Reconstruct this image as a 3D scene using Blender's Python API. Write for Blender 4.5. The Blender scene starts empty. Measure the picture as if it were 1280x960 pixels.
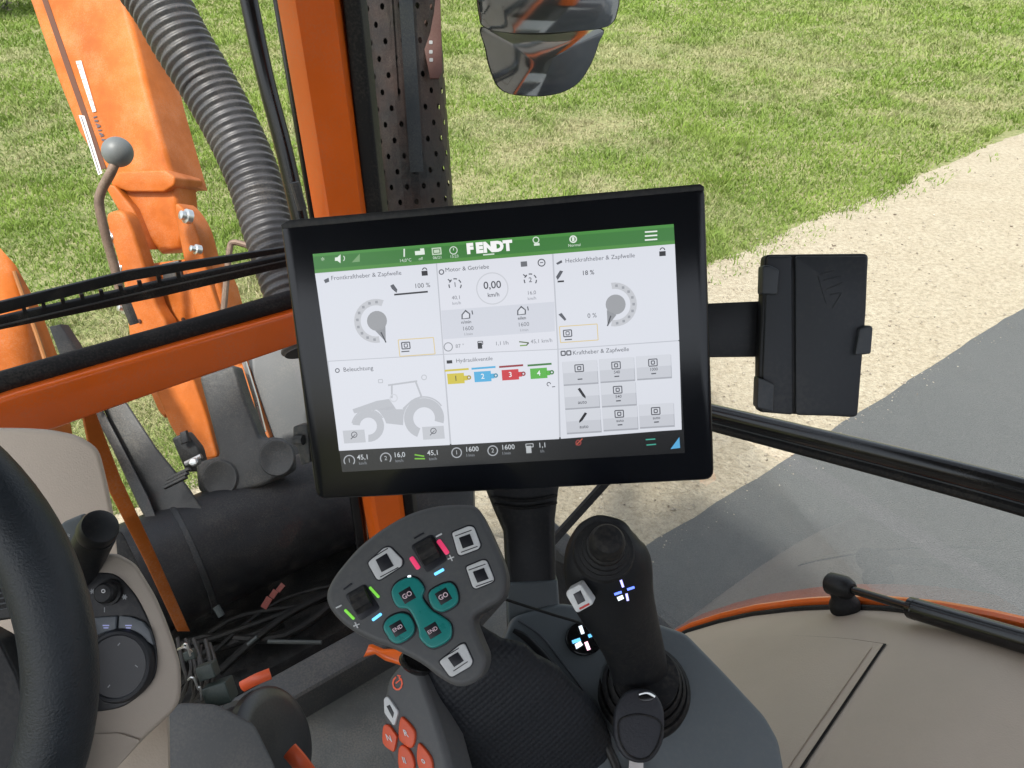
import bpy, bmesh, math, random
import numpy as np
from mathutils import Vector, Matrix, noise
random.seed(7); rng = np.random.default_rng(7)
R_ = math.radians
scene = bpy.context.scene
COL = scene.collection
# ------------------------------------------------------------------ camera, world, sun, exposure
PITCH = R_(34.0); EYE = Vector((0, 0, 2.6)); FPX = 950.0
CF = Vector((0, math.cos(PITCH), -math.sin(PITCH))); CU = Vector((0, math.sin(PITCH), math.cos(PITCH))); CR = Vector((1, 0, 0))
cd = bpy.data.cameras.new('camera'); cam = bpy.data.objects.new('camera', cd); COL.objects.link(cam)
cd.sensor_width = 36; cd.lens = 36 * FPX / 1280; cd.clip_start = 0.02; cd.clip_end = 500
cam.location = EYE; cam.rotation_euler = (R_(90) - PITCH, 0, 0); scene.camera = cam
SUN_EL, SUN_AZ = R_(60), R_(-145)      # azimuth clockwise from +Y : behind and to the left of the cab
w = bpy.data.worlds.new('World'); scene.world = w; w.use_nodes = True
nt = w.node_tree; bg = nt.nodes['Background']; sky = nt.nodes.new('ShaderNodeTexSky')
sky.sky_type = 'NISHITA'; sky.sun_disc = False; sky.sun_elevation = SUN_EL; sky.sun_rotation = SUN_AZ
sky.dust_density = 3.0; sky.air_density = 1.2
hsv = nt.nodes.new('ShaderNodeHueSaturation'); hsv.inputs['Saturation'].default_value = .42      # thin milky cloud
nt.links.new(sky.outputs[0], hsv.inputs['Color']); nt.links.new(hsv.outputs[0], bg.inputs[0]); bg.inputs[1].default_value = 0.15
sl = bpy.data.lights.new('sun', 'SUN'); sl.energy = 2.2; sl.angle = R_(3.0); sl.color = (1, .96, .9)
so = bpy.data.objects.new('sun', sl); COL.objects.link(so)
sd = Vector((math.sin(SUN_AZ) * math.cos(SUN_EL), math.cos(SUN_AZ) * math.cos(SUN_EL), math.sin(SUN_EL)))
so.rotation_euler = sd.to_track_quat('Z', 'Y').to_euler(); so.location = (0, 0, 12)
scene.view_settings.view_transform = 'Standard'; scene.view_settings.look = 'None'
scene.view_settings.exposure = 1.15; scene.view_settings.gamma = 1
scene.render.engine = 'CYCLES'
try:
    scene.cycles.use_denoising = True; scene.cycles.max_bounces = 8; scene.cycles.transparent_max_bounces = 12
except Exception: pass
# ------------------------------------------------------------------ coordinates
def ray(x, y): return CR * ((x - 640) / FPX) + CU * ((480 - y) / FPX) + CF
def P(x, y, d): return EYE + ray(x, y) * d                       # a point d metres ahead of the eye
RT = Vector((.8, .6, 0)); FW = Vector((-.6, .8, 0)); ZU = Vector((0, 0, 1))   # the tractor's right, forward and up
def T(r, f, z): return RT * r + FW * f + ZU * z                   # tractor coordinates
class Pl:
    def __init__(s, p, n): s.p = p; s.n = n.normalized()
    def at(s, x, y, h=0.0):
        v = ray(x, y); return EYE + v * ((s.p - EYE).dot(s.n) / v.dot(s.n)) + s.n * h
def camn(a, b, c): return CR * a + CU * b - CF * c                 # a direction seen from the driver's seat
def face(x, y, d, a=0., b=0., c=1.): return Pl(P(x, y, d), camn(a, b, c))
FPL = Pl(T(0, 1.12, 0), -FW); SPL = Pl(T(.75, 0, 0), -RT); GND = Pl(Vector((0, 0, 0)), ZU)
# ------------------------------------------------------------------ materials
MATS = {}
def mat(name, col, rough=.5, metal=0., var=.12, vscale=8., bump=0., bscale=60., spec=.5, coat=0., dust=0., emit=None, alt=None, coords=''):
    if name in MATS: return MATS[name]
    m = bpy.data.materials.new(name); m.use_nodes = True; n = m.node_tree.nodes; L = m.node_tree.links
    b = n['Principled BSDF']; b.inputs['Roughness'].default_value = rough; b.inputs['Metallic'].default_value = metal
    b.inputs['Specular IOR Level'].default_value = spec; b.inputs['Coat Weight'].default_value = coat; b.inputs['Coat Roughness'].default_value = .15
    g = n.new('ShaderNodeNewGeometry')
    t = n.new('ShaderNodeTexNoise'); t.inputs['Scale'].default_value = vscale; t.inputs['Detail'].default_value = 6; t.inputs['Roughness'].default_value = .65
    L.new(g.outputs['Position'], t.inputs['Vector'])
    cr = n.new('ShaderNodeValToRGB'); c = Vector(col)
    lo = c * (1 - var); hi = Vector(alt) if alt else c * (1 + var)
    cr.color_ramp.elements[0].position = .32; cr.color_ramp.elements[1].position = .68
    cr.color_ramp.elements[0].color = (*lo, 1); cr.color_ramp.elements[1].color = (*[min(1, v) for v in hi], 1)
    L.new(t.outputs[0], cr.inputs[0]); out = cr.outputs[0]
    if dust:
        t2 = n.new('ShaderNodeTexNoise'); t2.inputs['Scale'].default_value = 300; t2.inputs['Detail'].default_value = 3
        t3 = n.new('ShaderNodeTexNoise'); t3.inputs['Scale'].default_value = 12; t3.inputs['Detail'].default_value = 8
        L.new(g.outputs['Position'], t2.inputs['Vector']); L.new(g.outputs['Position'], t3.inputs['Vector'])
        mu = n.new('ShaderNodeMath'); mu.operation = 'MULTIPLY'; L.new(t2.outputs[0], mu.inputs[0]); L.new(t3.outputs[0], mu.inputs[1])
        mr = n.new('ShaderNodeMapRange'); mr.inputs[1].default_value = .22; mr.inputs[2].default_value = .42; mr.inputs[4].default_value = dust
        L.new(mu.outputs[0], mr.inputs[0])
        mx = n.new('ShaderNodeMix'); mx.data_type = 'RGBA'; L.new(mr.outputs[0], mx.inputs[0]); L.new(out, mx.inputs[6]); mx.inputs[7].default_value = (.36, .31, .24, 1)
        out = mx.outputs[2]
    L.new(out, b.inputs['Base Color'])
    rr = n.new('ShaderNodeMapRange'); rr.inputs[3].default_value = max(.02, rough - .08); rr.inputs[4].default_value = min(1, rough + .12)
    L.new(t.outputs[0], rr.inputs[0]); L.new(rr.outputs[0], b.inputs['Roughness'])
    if bump:
        tb = n.new('ShaderNodeTexNoise'); tb.inputs['Scale'].default_value = bscale; tb.inputs['Detail'].default_value = 4
        L.new(g.outputs['Position'], tb.inputs['Vector'])
        bp = n.new('ShaderNodeBump'); bp.inputs['Strength'].default_value = bump; bp.inputs['Distance'].default_value = .6 / bscale
        L.new(tb.outputs[0], bp.inputs['Height']); L.new(bp.outputs[0], b.inputs['Normal'])
    if emit: b.inputs['Emission Color'].default_value = (*emit[:3], 1); b.inputs['Emission Strength'].default_value = emit[3]
    MATS[name] = m; return m
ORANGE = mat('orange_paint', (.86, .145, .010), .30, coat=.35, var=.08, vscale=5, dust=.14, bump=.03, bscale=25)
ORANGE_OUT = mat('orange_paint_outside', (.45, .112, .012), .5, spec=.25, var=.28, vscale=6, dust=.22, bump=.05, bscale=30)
BLACK = mat('black_plastic', (.012, .0125, .014), .42, spec=.32, bump=.12, bscale=900, dust=.05, var=.2)
GLOSSB = mat('glossy_black', (.008, .008, .009), .16, var=.2, dust=.03)
RUBBER = mat('black_rubber', (.010, .010, .011), .6, spec=.3, bump=.1, bscale=400, var=.3, dust=.08)
GREYP = mat('grey_plastic', (.075, .082, .09), .48, bump=.2, bscale=1400, var=.08, dust=.05)
CONS = mat('console_grey_plastic', (.105, .122, .13), .5, bump=.25, bscale=1200, var=.08, dust=.05)
HEADM = mat('lever_head_plastic', (.082, .085, .088), .5, bump=.22, bscale=1500, var=.1, dust=.06)
FLOORM = mat('floor_mat_grey', (.12, .127, .12), .8, bump=.5, bscale=180, var=.25, dust=.3)
BEIGE = mat('beige_plastic', (.47, .39, .31), .55, bump=.32, bscale=520, var=.06, vscale=5, dust=.10)
BEIGE2 = mat('light_beige_plastic', (.42, .36, .30), .55, bump=.18, bscale=900, var=.05, vscale=4, dust=.05)
STEEL = mat('worn_dark_steel', (.042, .045, .048), .55, .1, var=.3, bump=.15, bscale=45, dust=.14, alt=(.065, .066, .066))
DSTEEL = mat('dark_frame_steel', (.028, .03, .033), .5, .2, var=.3, bump=.12, bscale=50, dust=.12)
CHROME = mat('zinc_bolt', (.62, .62, .6), .28, .95, var=.1)
MUFF = mat('muffler_shield', (.018, .019, .021), .45, .15, spec=.35, var=.4, vscale=7, bump=.1, bscale=40, dust=.05, alt=(.05, .028, .022))
BROWN = mat('rusty_brown_rod', (.17, .115, .085), .6, .3, var=.3, vscale=30, dust=.3)
KNOB = mat('grey_ball_plastic', (.13, .14, .14), .45, var=.1, dust=.1)
HOSE = mat('corrugated_hose_plastic', (.042, .042, .046), .45, var=.2, dust=.16, alt=(.07, .07, .073))
SILVER = mat('silver_button_plastic', (.66, .67, .67), .4, .0, var=.06, vscale=200, dust=.08)
TEAL = mat('teal_button_plastic', (.015, .24, .22), .28, var=.08, vscale=120)
ORB = mat('orange_button_plastic', (.75, .10, .03), .4, var=.08, vscale=120)
DARKI = mat('dark_button_inlay', (.012, .013, .018), .35, var=.2)
WHITEP = mat('white_print', (.72, .72, .72), .5, var=.05)
PINKW = mat('pale_pink_print', (.8, .62, .68), .5, var=.05)
STICK = mat('white_sticker', (.66, .62, .6), .5, var=.08, vscale=60, dust=.15)
REDP = mat('red_print', (.6, .04, .03), .5)
GREENP = mat('green_marker', (.2, .62, .06), .4, emit=(.25, .8, .08, .25))
PINKP = mat('pink_marker', (.75, .05, .14), .4, emit=(.8, .05, .16, .25))
def emis(name, col, s):
    return mat(name, col, .4, emit=(*col, s))
GLOWB = emis('blue_backlight', (.15, .55, .95), .6); GLOWV = emis('violet_blue_backlight', (.12, .2, 1.), .9); GLOWW = emis('white_backlight', (.8, .9, 1.), .6)
def grip_mat():
    m = mat('dimpled_grip_rubber', (.016, .018, .022), .55, spec=.3, var=.15); n = m.node_tree.nodes; L = m.node_tree.links
    g = n['Geometry'] if 'Geometry' in n else n.new('ShaderNodeNewGeometry')
    ca, sa = math.cos(R_(40)), math.sin(R_(40)); cb = n.new('ShaderNodeCombineXYZ')
    for i, ax in enumerate((CR * ca + CU * sa, CU * ca - CR * sa)):
        dt = n.new('ShaderNodeVectorMath'); dt.operation = 'DOT_PRODUCT'; dt.inputs[1].default_value = ax; L.new(g.outputs['Position'], dt.inputs[0]); L.new(dt.outputs['Value'], cb.inputs[i])
    v = n.new('ShaderNodeTexVoronoi'); v.inputs['Scale'].default_value = 270; v.inputs['Randomness'].default_value = 0; L.new(cb.outputs[0], v.inputs['Vector'])
    bp = n.new('ShaderNodeBump'); bp.inputs['Strength'].default_value = .55; bp.inputs['Distance'].default_value = .0014; bp.invert = True
    L.new(v.outputs['Distance'], bp.inputs['Height']); L.new(bp.outputs[0], n['Principled BSDF'].inputs['Normal']); return m
GRIP = grip_mat()
def glass_mat(name, tint, k):
    m = bpy.data.materials.new(name); m.use_nodes = True; n = m.node_tree.nodes; L = m.node_tree.links; n.remove(n['Principled BSDF'])
    tr = n.new('ShaderNodeBsdfTransparent'); tr.inputs[0].default_value = (*tint, 1); gl = n.new('ShaderNodeBsdfGlossy'); gl.inputs['Roughness'].default_value = .03
    fr = n.new('ShaderNodeFresnel'); fr.inputs[0].default_value = 1.38; mu = n.new('ShaderNodeMath'); mu.operation = 'MULTIPLY'; mu.inputs[1].default_value = k
    t = n.new('ShaderNodeTexNoise'); t.inputs['Scale'].default_value = 40; df = n.new('ShaderNodeBsdfDiffuse'); df.inputs[0].default_value = (.5, .45, .38, 1)
    g = n.new('ShaderNodeNewGeometry'); L.new(g.outputs['Position'], t.inputs['Vector'])
    mr = n.new('ShaderNodeMapRange'); mr.inputs[1].default_value = .55; mr.inputs[2].default_value = .9; mr.inputs[4].default_value = .075; L.new(t.outputs[0], mr.inputs[0])
    mx = n.new('ShaderNodeMixShader'); m2 = n.new('ShaderNodeMixShader')
    L.new(fr.outputs[0], mu.inputs[0]); L.new(mu.outputs[0], mx.inputs[0]); L.new(tr.outputs[0], mx.inputs[1]); L.new(gl.outputs[0], mx.inputs[2])
    L.new(mr.outputs[0], m2.inputs[0]); L.new(mx.outputs[0], m2.inputs[1]); L.new(df.outputs[0], m2.inputs[2])
    L.new(m2.outputs[0], n['Material Output'].inputs[0]); return m
GLASS = glass_mat('window_glass', (.95, .97, .96), .38)
def mirror_mat():
    m = bpy.data.materials.new('mirror_glass'); m.use_nodes = True; b = m.node_tree.nodes['Principled BSDF']
    b.inputs['Base Color'].default_value = (.62, .65, .68, 1); b.inputs['Metallic'].default_value = 1; b.inputs['Roughness'].default_value = .03
    n = m.node_tree.nodes; L = m.node_tree.links; t = n.new('ShaderNodeTexNoise'); t.inputs['Scale'].default_value = 9
    g = n.new('ShaderNodeNewGeometry'); L.new(g.outputs['Position'], t.inputs['Vector'])
    mr = n.new('ShaderNodeMapRange'); mr.inputs[3].default_value = .02; mr.inputs[4].default_value = .09; L.new(t.outputs[0], mr.inputs[0]); L.new(mr.outputs[0], b.inputs['Roughness']); return m
MIRROR = mirror_mat()
# ------------------------------------------------------------------ objects
ORG = {}
def thing(name, label, cat, loc, group=None):
    o = bpy.data.objects.new(name, None); COL.objects.link(o); o.location = loc; o.empty_display_size = .05
    o['label'] = label; o['category'] = cat
    if group: o['group'] = group
    ORG[o.name] = Vector(loc); return o
def link(name, V, F, m, parent=None, smooth=False, label=None, angle=35):
    if not V: return None
    org = ORG[parent.name] if parent else Vector((0, 0, 0))
    me = bpy.data.meshes.new(name); me.from_pydata([tuple(Vector(v) - org) for v in V], [], F); me.update()
    if m: me.materials.append(m)
    if smooth:
        me.polygons.foreach_set('use_smooth', [True] * len(me.polygons))
        try: me.set_sharp_from_angle(angle=R_(angle))
        except Exception: pass
    o = bpy.data.objects.new(name, me); COL.objects.link(o)
    if parent: o.parent = parent
    ORG[o.name] = org
    if label: o['label'] = label
    return o
def tag(o, label=None, cat=None, group=None, kind=None):
    if label: o['label'] = label
    if cat: o['category'] = cat
    if group: o['group'] = group
    if kind: o['kind'] = kind
    return o
class Geo:
    """collects shapes for ONE mesh"""
    def __init__(s): s.V = []; s.F = []
    def add(s, V, F): k = len(s.V); s.V += [Vector(v) for v in V]; s.F += [tuple(i + k for i in f) for f in F]; return s
    def box(s, c, ax, dims, bev=0.0):
        bm = bmesh.new(); bmesh.ops.create_cube(bm, size=1)
        X, Y, Z = [Vector(a).normalized() for a in ax]
        for v in bm.verts: v.co = X * v.co.x * dims[0] + Y * v.co.y * dims[1] + Z * v.co.z * dims[2]
        if bev: bmesh.ops.bevel(bm, geom=list(bm.edges), offset=bev, segments=3, profile=.6, affect='EDGES')
        bm.normal_update(); bm.verts.index_update()
        s.add([v.co + Vector(c) for v in bm.verts], [tuple(v.index for v in f.verts) for f in bm.faces]); bm.free(); return s
    def slab(s, pl, pts, thick, h=0.0, bev=0.0, rnd=0, seg=3, dirv=None):
        """a plate lying on plane pl, h above it, thick behind its face"""
        if rnd: pts = roundp(pts, rnd)
        back = (dirv or -pl.n) * thick
        top = [pl.at(x, y, h) for x, y in pts]
        bm = bmesh.new(); a = [bm.verts.new(v) for v in top]; b = [bm.verts.new(v + back) for v in top]; n = len(a)
        ft = bm.faces.new(a); bm.faces.new(list(reversed(b)))
        for i in range(n): bm.faces.new([a[(i + 1) % n], a[i], b[i], b[(i + 1) % n]])
        bmesh.ops.recalc_face_normals(bm, faces=list(bm.faces))
        if bev: bmesh.ops.bevel(bm, geom=[e for e in ft.edges], offset=bev, segments=seg, profile=.5, affect='EDGES', clamp_overlap=True)
        bmesh.ops.triangulate(bm, faces=[f for f in bm.faces if len(f.verts) > 4])
        bm.verts.index_update()
        s.add([v.co.copy() for v in bm.verts], [tuple(v.index for v in f.verts) for f in bm.faces]); bm.free(); return s
    def tube(s, pts, rad, n=12, caps=True, smooth=0, flat=None, fdir=None):
        pts = [Vector(p) for p in pts]
        if not isinstance(rad, (list, tuple)): rad = [rad] * len(pts)
        if smooth: pts, rad = crom(pts, rad, smooth)
        k = len(s.V); m = len(pts); N = None
        for i, p in enumerate(pts):
            t = (pts[min(i + 1, m - 1)] - pts[max(i - 1, 0)]).normalized()
            if fdir is not None: N = (Vector(fdir) - t * Vector(fdir).dot(t)).normalized()
            elif N is None: N = t.orthogonal().normalized()
            else: N = (N - t * N.dot(t)).normalized()
            B = t.cross(N)
            for j in range(n):
                a = 2 * math.pi * j / n; fl = flat if flat else 1
                s.V.append(p + (N * math.cos(a) * fl + B * math.sin(a)) * rad[i])
        for i in range(m - 1):
            for j in range(n):
                s.F.append((k + i * n + j, k + i * n + (j + 1) % n, k + (i + 1) * n + (j + 1) % n, k + (i + 1) * n + j))
        if caps: s.F.append(tuple(k + j for j in reversed(range(n)))); s.F.append(tuple(k + (m - 1) * n + j for j in range(n)))
        return s
    def lathe(s, o, ax, prof, n=32, flat=1., fdir=None):
        ax = Vector(ax).normalized(); N = (Vector(fdir) - ax * Vector(fdir).dot(ax)).normalized() if fdir is not None else ax.orthogonal().normalized(); B = ax.cross(N); k = len(s.V)
        for r, h in prof:
            for j in range(n):
                a = 2 * math.pi * j / n; s.V.append(Vector(o) + ax * h + (N * math.cos(a) * flat + B * math.sin(a)) * max(r, 1e-5))
        for i in range(len(prof) - 1):
            for j in range(n): s.F.append((k + i * n + j, k + i * n + (j + 1) % n, k + (i + 1) * n + (j + 1) % n, k + (i + 1) * n + j))
        s.F.append(tuple(k + (len(prof) - 1) * n + j for j in range(n))); s.F.append(tuple(k + j for j in reversed(range(n)))); return s
    def grid(s, rows):
        k = len(s.V); w_ = len(rows[0])
        for r in rows: s.V += [Vector(v) for v in r]
        for i in range(len(rows) - 1):
            for j in range(w_ - 1): s.F.append((k + i * w_ + j, k + i * w_ + j + 1, k + (i + 1) * w_ + j + 1, k + (i + 1) * w_ + j))
        return s
    def make(s, name, m, parent=None, smooth=True, label=None, angle=35): return link(name, s.V, s.F, m, parent, smooth, label, angle)
def crom(P_, R0, k):
    P2, R2 = [], []
    for i in range(len(P_) - 1):
        a, b, c, d = P_[max(i - 1, 0)], P_[i], P_[i + 1], P_[min(i + 2, len(P_) - 1)]
        for j in range(k):
            t = j / k
            P2.append(.5 * ((2 * b) + (c - a) * t + (2 * a - 5 * b + 4 * c - d) * t * t + (-a + 3 * b - 3 * c + d) * t ** 3)); R2.append(R0[i] + (R0[i + 1] - R0[i]) * (t * t * (3 - 2 * t)))
    return P2 + [P_[-1]], R2 + [R0[-1]]
def roundp(pts, r, k=4):
    out = []; n = len(pts)
    for i in range(n):
        p = Vector(pts[i]); a = Vector(pts[i - 1]) - p; b = Vector(pts[(i + 1) % n]) - p
        ra = min(r, a.length * .45); rb = min(r, b.length * .45); A = p + a.normalized() * ra; B = p + b.normalized() * rb
        for j in range(k + 1):
            t = j / k; q = A * (1 - t) ** 2 + p * 2 * t * (1 - t) + B * t * t; out.append((q.x, q.y))
    return out
def smoothp(pts, k=5):
    n = len(pts); v = [Vector(p) for p in pts]; out = []
    for i in range(n):
        a, b, c, d = v[i - 1], v[i], v[(i + 1) % n], v[(i + 2) % n]
        for j in range(k):
            t = j / k; q = .5 * ((2 * b) + (c - a) * t + (2 * a - 5 * b + 4 * c - d) * t * t + (-a + 3 * b - 3 * c + d) * t ** 3); out.append((q.x, q.y))
    return out
def circ(x, y, rx, ry=None, n=24, rot=0):
    ry = ry or rx; c, s_ = math.cos(R_(rot)), math.sin(R_(rot))
    return [(x + rx * math.cos(a) * c - ry * math.sin(a) * s_, y + rx * math.cos(a) * s_ + ry * math.sin(a) * c) for a in [2 * math.pi * i / n for i in range(n)]]
def bar(x0, y0, x1, y1, w_):
    d = Vector((x1 - x0, y1 - y0)).normalized(); q = Vector((-d.y, d.x)) * w_ / 2
    return [(x0 + q.x, y0 + q.y), (x1 + q.x, y1 + q.y), (x1 - q.x, y1 - q.y), (x0 - q.x, y0 - q.y)]
_tx = {}
def glyphs(s_, off=0.0):
    key = (s_, off)
    if key not in _tx:
        c = bpy.data.curves.new('t', 'FONT'); c.body = s_; c.align_x = 'CENTER'; c.align_y = 'CENTER'; c.offset = off; c.resolution_u = 3
        o = bpy.data.objects.new('t', c); COL.objects.link(o); dg = bpy.context.evaluated_depsgraph_get(); e = o.evaluated_get(dg); me = e.to_mesh()
        _tx[key] = ([(v.co.x, v.co.y) for v in me.vertices], [tuple(p.vertices) for p in me.polygons]); e.to_mesh_clear()
        bpy.data.objects.remove(o); bpy.data.curves.remove(c)
    return _tx[key]
def text(g, pl, s_, x, y, size, h, sh=0., sv=0., off=0.0, wide=1., sides=0.0):
    """lettering on a plane; sh, sv: slopes of the baseline and of the uprights"""
    V, F = glyphs(s_, off)
    def W(hh): return [pl.at(x + a * size * wide + (-b) * size * sv, y + a * size * wide * sh - b * size, hh) for a, b in V]
    g.add(W(h), F); return g

# ================================================================== THE GROUND
def G(x, y): return GND.at(x, y)
u1 = (G(1280, 165) - G(880, 333)).normalized(); e1 = G(880, 333)         # edge of the grass
n1 = Vector((-u1.y, u1.x, 0))
if n1.y < 0: n1 = -n1
e2 = G(880, 640); u2 = (G(1280, 385) - e2).normalized(); n2 = Vector((-u2.y, u2.x, 0))
if n2.y < 0: n2 = -n2
def edge_line(p, u, n, amp, sc, seed, a=-14, b=34, step=.06):
    out = []; t = a
    while t < b:
        q = p + u * t; k = noise.noise(Vector((t * sc, seed, 0))) + .5 * noise.noise(Vector((t * sc * 3.1, seed, 3))) + .3 * noise.noise(Vector((t * sc * 9, seed, 5)))
        out.append(q + n * amp * k); t += step
    return out
def ground_mat(name, cols, scs, rough, bump, bsc, stretch=None):
    m = bpy.data.materials.new(name); m.use_nodes = True; n = m.node_tree.nodes; L = m.node_tree.links; b = n['Principled BSDF']
    b.inputs['Roughness'].default_value = rough; b.inputs['Specular IOR Level'].default_value = .25
    g = n.new('ShaderNodeNewGeometry'); out = None
    for i, (c0, c1, p0, p1, sc, fac) in enumerate(cols):
        t = n.new('ShaderNodeTexNoise'); t.inputs['Scale'].default_value = sc; t.inputs['Detail'].default_value = 9; t.inputs['Roughness'].default_value = .7
        L.new(g.outputs['Position'], t.inputs['Vector'])
        cr = n.new('ShaderNodeValToRGB'); cr.color_ramp.elements[0].position = p0; cr.color_ramp.elements[1].position = p1
        cr.color_ramp.elements[0].color = (*c0, 1); cr.color_ramp.elements[1].color = (*c1, 1); L.new(t.outputs[0], cr.inputs[0])
        if out is None: out = cr.outputs[0]
        else:
            mx = n.new('ShaderNodeMix'); mx.data_type = 'RGBA'; mx.inputs[0].default_value = fac; L.new(out, mx.inputs[6]); L.new(cr.outputs[0], mx.inputs[7]); out = mx.outputs[2]
    L.new(out, b.inputs['Base Color'])
    tb = n.new('ShaderNodeTexNoise'); tb.inputs['Scale'].default_value = bsc; tb.inputs['Detail'].default_value = 8; L.new(g.outputs['Position'], tb.inputs['Vector'])
    bp = n.new('ShaderNodeBump'); bp.inputs['Strength'].default_value = bump; bp.inputs['Distance'].default_value = .03; L.new(tb.outputs[0], bp.inputs['Height']); L.new(bp.outputs[0], b.inputs['Normal'])
    return m
TURF = ground_mat('meadow_soil', [((.13, .17, .05), (.30, .27, .14), .40, .62, .9, 1), ((.11, .16, .04), (.38, .34, .19), .4, .62, 14, .5)], 0, .95, .8, 60)
SAND = ground_mat('cream_sand', [((.28, .235, .155), (.38, .34, .25), .35, .65, 1.6, 1), ((.14, .105, .06), (.42, .375, .28), .38, .58, 26, .55), ((.11, .085, .055), (.46, .40, .30), .32, .52, 120, .35)], 0, .95, .7, 55)
ASPH = ground_mat('worn_asphalt', [((.078, .083, .083), (.108, .112, .110), .35, .68, 1.1, 1), ((.035, .038, .038), (.21, .21, .20), .38, .64, 150, .5), ((.082, .086, .084), (.17, .165, .15), .58, .74, 14, .3), ((.10, .102, .1), (.055, .056, .055), .60, .72, 3.3, .3)], 0, .85, .5, 140)
def sheet(name, poly, z, m, label):
    bm = bmesh.new(); vs = [bm.verts.new((p.x, p.y, z)) for p in poly]; f = bm.faces.new(vs); bmesh.ops.triangulate(bm, faces=[f])
    for f in bm.faces:
        if f.normal.z < 0: f.normal_flip()
    me = bpy.data.meshes.new(name); bm.to_mesh(me); bm.free(); me.materials.append(m); o = bpy.data.objects.new(name, me); COL.objects.link(o); ORG[o.name] = Vector(); tag(o, label, kind='structure'); return o
# the meadow itself, one sheet out to the horizon
gv = []; S = 240
link('ground', [(-S, -S, 0), (S, -S, 0), (S, S, 0), (-S, S, 0)], [(0, 1, 2, 3)], TURF)
tag(bpy.data.objects['ground'], 'meadow soil under the grass out to the horizon', kind='structure')
L1 = edge_line(e1, u1, n1, .08, .9, 2.0); L2 = edge_line(e2, u2, n2, .022, .9, 8.0)
sheet('sandy_path', L1 + [L2[-1] - n2 * 2, L2[0] - n2 * 2], .004, SAND, 'cream coloured sandy path between the grass and the asphalt')
sheet('asphalt_road', L2 + [L2[-1] - n2 * 14, L2[0] - n2 * 14], .008, ASPH, 'grey worn asphalt road beside the sandy path')

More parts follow.
